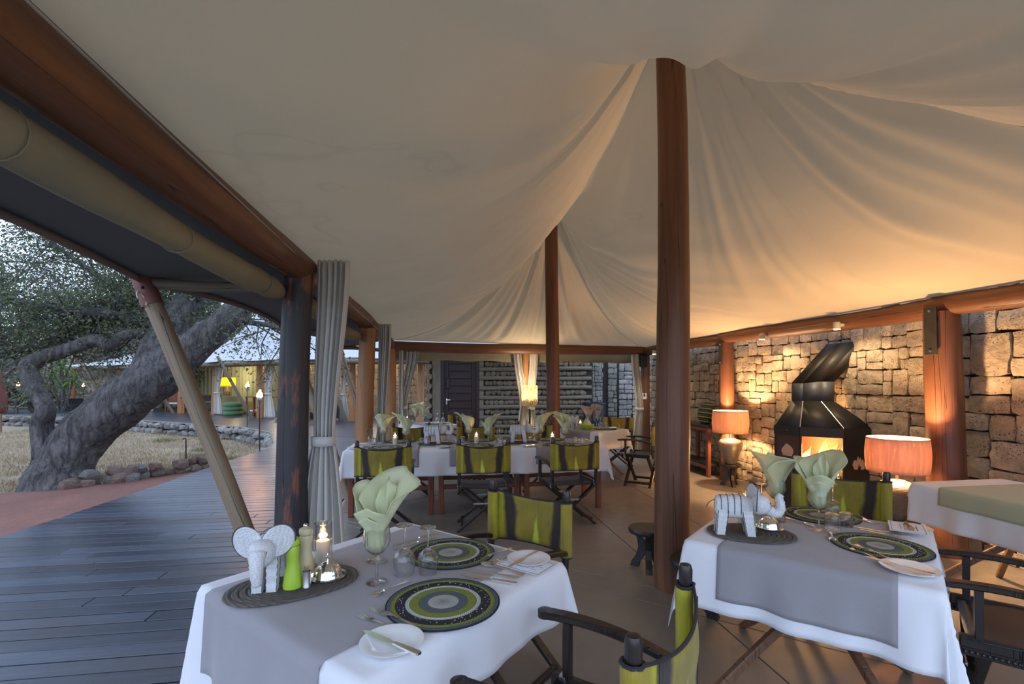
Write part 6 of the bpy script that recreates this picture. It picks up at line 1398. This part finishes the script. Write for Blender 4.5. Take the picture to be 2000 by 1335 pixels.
# ---------------------------------------------------------------- loungers, yuccas, basket, umbrella
def lounger(p, rz, label):
    t = thing('sun_lounger', label, 'lounger', p, rz, 'slatted loungers on the far deck'); bk = lambda y: .30 + max(0, y - .1) * .75
    for sx in (-.3, .3): MB().bar((sx, -1.0, .28), (sx, .1, .28), .05, .05).bar((sx, .1, .28), (sx, .85, .84), .05, .05).build('frame', M['iron'], t)
    for k in range(9): y = -.95 + k * .13; MB().box((0, y, .32), (.6, .10, .025), None, .004).build('slat', M['log_grey'], t)
    for k in range(6): y = .16 + k * .12; MB().box((0, y, .345 + (y - .1) * .75), (.6, .10, .025), Matrix.Rotation(.64, 3, 'X'), .004).build('slat', M['log_grey'], t)
    for sx in (-.3, .3):
        for y in (-.85, .1): MB().box((sx, y, .13), (.05, .05, .26)).build('leg', M['iron'], t)
    return t
for i, (x, lb) in enumerate(((-27.0, 'leftmost slatted lounger on the far deck'), (-26.3, 'second slatted lounger from the left edge'), (-25.6, 'third slatted lounger, left of the wire basket'), (-24.9, 'rightmost slatted lounger near the low limb'))): lounger((x, 24.3 - .15 * i, 0), -.9 + .05 * i, lb)
def yucca(p, h, label, heads):
    t = thing('yucca', label, 'plant', p, R.uniform(0, 6), 'yuccas beside the far deck'); tr_ = MB()
    for hx, hy, hz in heads:
        tr_.tube([(0, 0, -.1), (hx * .6, hy * .6, hz * .5), (hx, hy, hz)], [.07, .055, .045], 8); lv = MB()
        for k in range(54):
            a = R.uniform(0, 6.283); el = R.uniform(-.5, 1.35); L = R.uniform(.55, .95); d = V(math.cos(a) * math.cos(el), math.sin(a) * math.cos(el), math.sin(el)); n_ = V(-math.sin(a), math.cos(a), 0) * .030; b = V(hx, hy, hz); m_ = b + d * L * .55 + UP * .05; e = b + d * L - UP * .14
            lv.add([b - n_ * .5, b + n_ * .5, m_ + n_, m_ - n_, e], [(0, 1, 2, 3), (3, 2, 4)])
        lv.build('leaf_rosette', M['yucca'], t, 60)
    tr_.build('stem', M['bark'], t, 60); return t
yucca((-25.6, 25.4, 0), 2, 'tall yucca left of the bent limb', [(0, 0, 2.0), (.4, .3, .9)]); yucca((-23.7, 25.1, 0), 2, 'tall pale-leaved yucca behind the wire basket', [(.1, 0, 2.25), (-.5, .2, 1.3), (.5, .3, 1.6)]); yucca((-25.2, 26.6, 0), 2, 'yucca between the two tall ones', [(0, 0, 2.5), (.3, -.2, 1.6)]); yucca((-24.9, 24.6, 0), 1, 'low yucca beside the loungers', [(0, 0, .6)])
pp = thing('plant_pot', 'dark round plant pot on the far lawn edge', 'pot', (-24.2, 26.2, 0)); MB().lathe([(.001, 0), (.30, 0), (.42, .35), (.45, .62), (.48, .64), (.44, .68), (.38, .5), (.001, .5)], 26).build('pot', M['pot'], pp, 50); MB().lathe([(.001, .55), (.40, .53), (.40, .50), (.001, .5)], 20).build('soil', M['mortar'], pp)
bs = thing('wire_basket', 'large round wire basket on the far deck', 'basket', (-22.6, 24.0, 0))
for k in range(28):
    a = k * .2244; MB().tube([(.45 * math.cos(a), .45 * math.sin(a), .02), (.60 * math.cos(a + .05), .60 * math.sin(a + .05), .38), (.68 * math.cos(a), .68 * math.sin(a), .72)], .008, 4).build('wire', M['iron'], bs)
for z, r_ in ((.02, .45), (.38, .6), (.72, .68)): MB().tube([V(r_ * math.cos(k * .2244), r_ * math.sin(k * .2244), z) for k in range(29)], .012, 5, False).build('hoop', M['iron'], bs)
um = thing('closed_umbrella', 'closed dark red umbrella at the left edge', 'umbrella', (-20.28, 18.9, -.45)); MB().tube([(0, 0, 0), (0, 0, 2.6)], .03, 10).build('pole', M['wood_dark'], um); MB().lathe([(.05, .75), (.15, .85), (.17, 1.3), (.11, 2.0), (.04, 2.5), (.001, 2.55)], 20, rf=lambda i, a: 1 + .15 * math.sin(a * 8)).build('canopy', simple('dark_red_canvas', (.12, .03, .025), .8), um, 180)
# small rocks by the far lawn
for k in range(26): tag(rock('lawn_rock', (-24.5 + k * .38 + R.uniform(-.1, .1), 28.6 + .06 * k + R.uniform(-.2, .2), .10), R.uniform(.16, .30), M['rock']), 'pale rock in the low row behind the far green lawn', 'rock', 'rocks behind the far lawn')
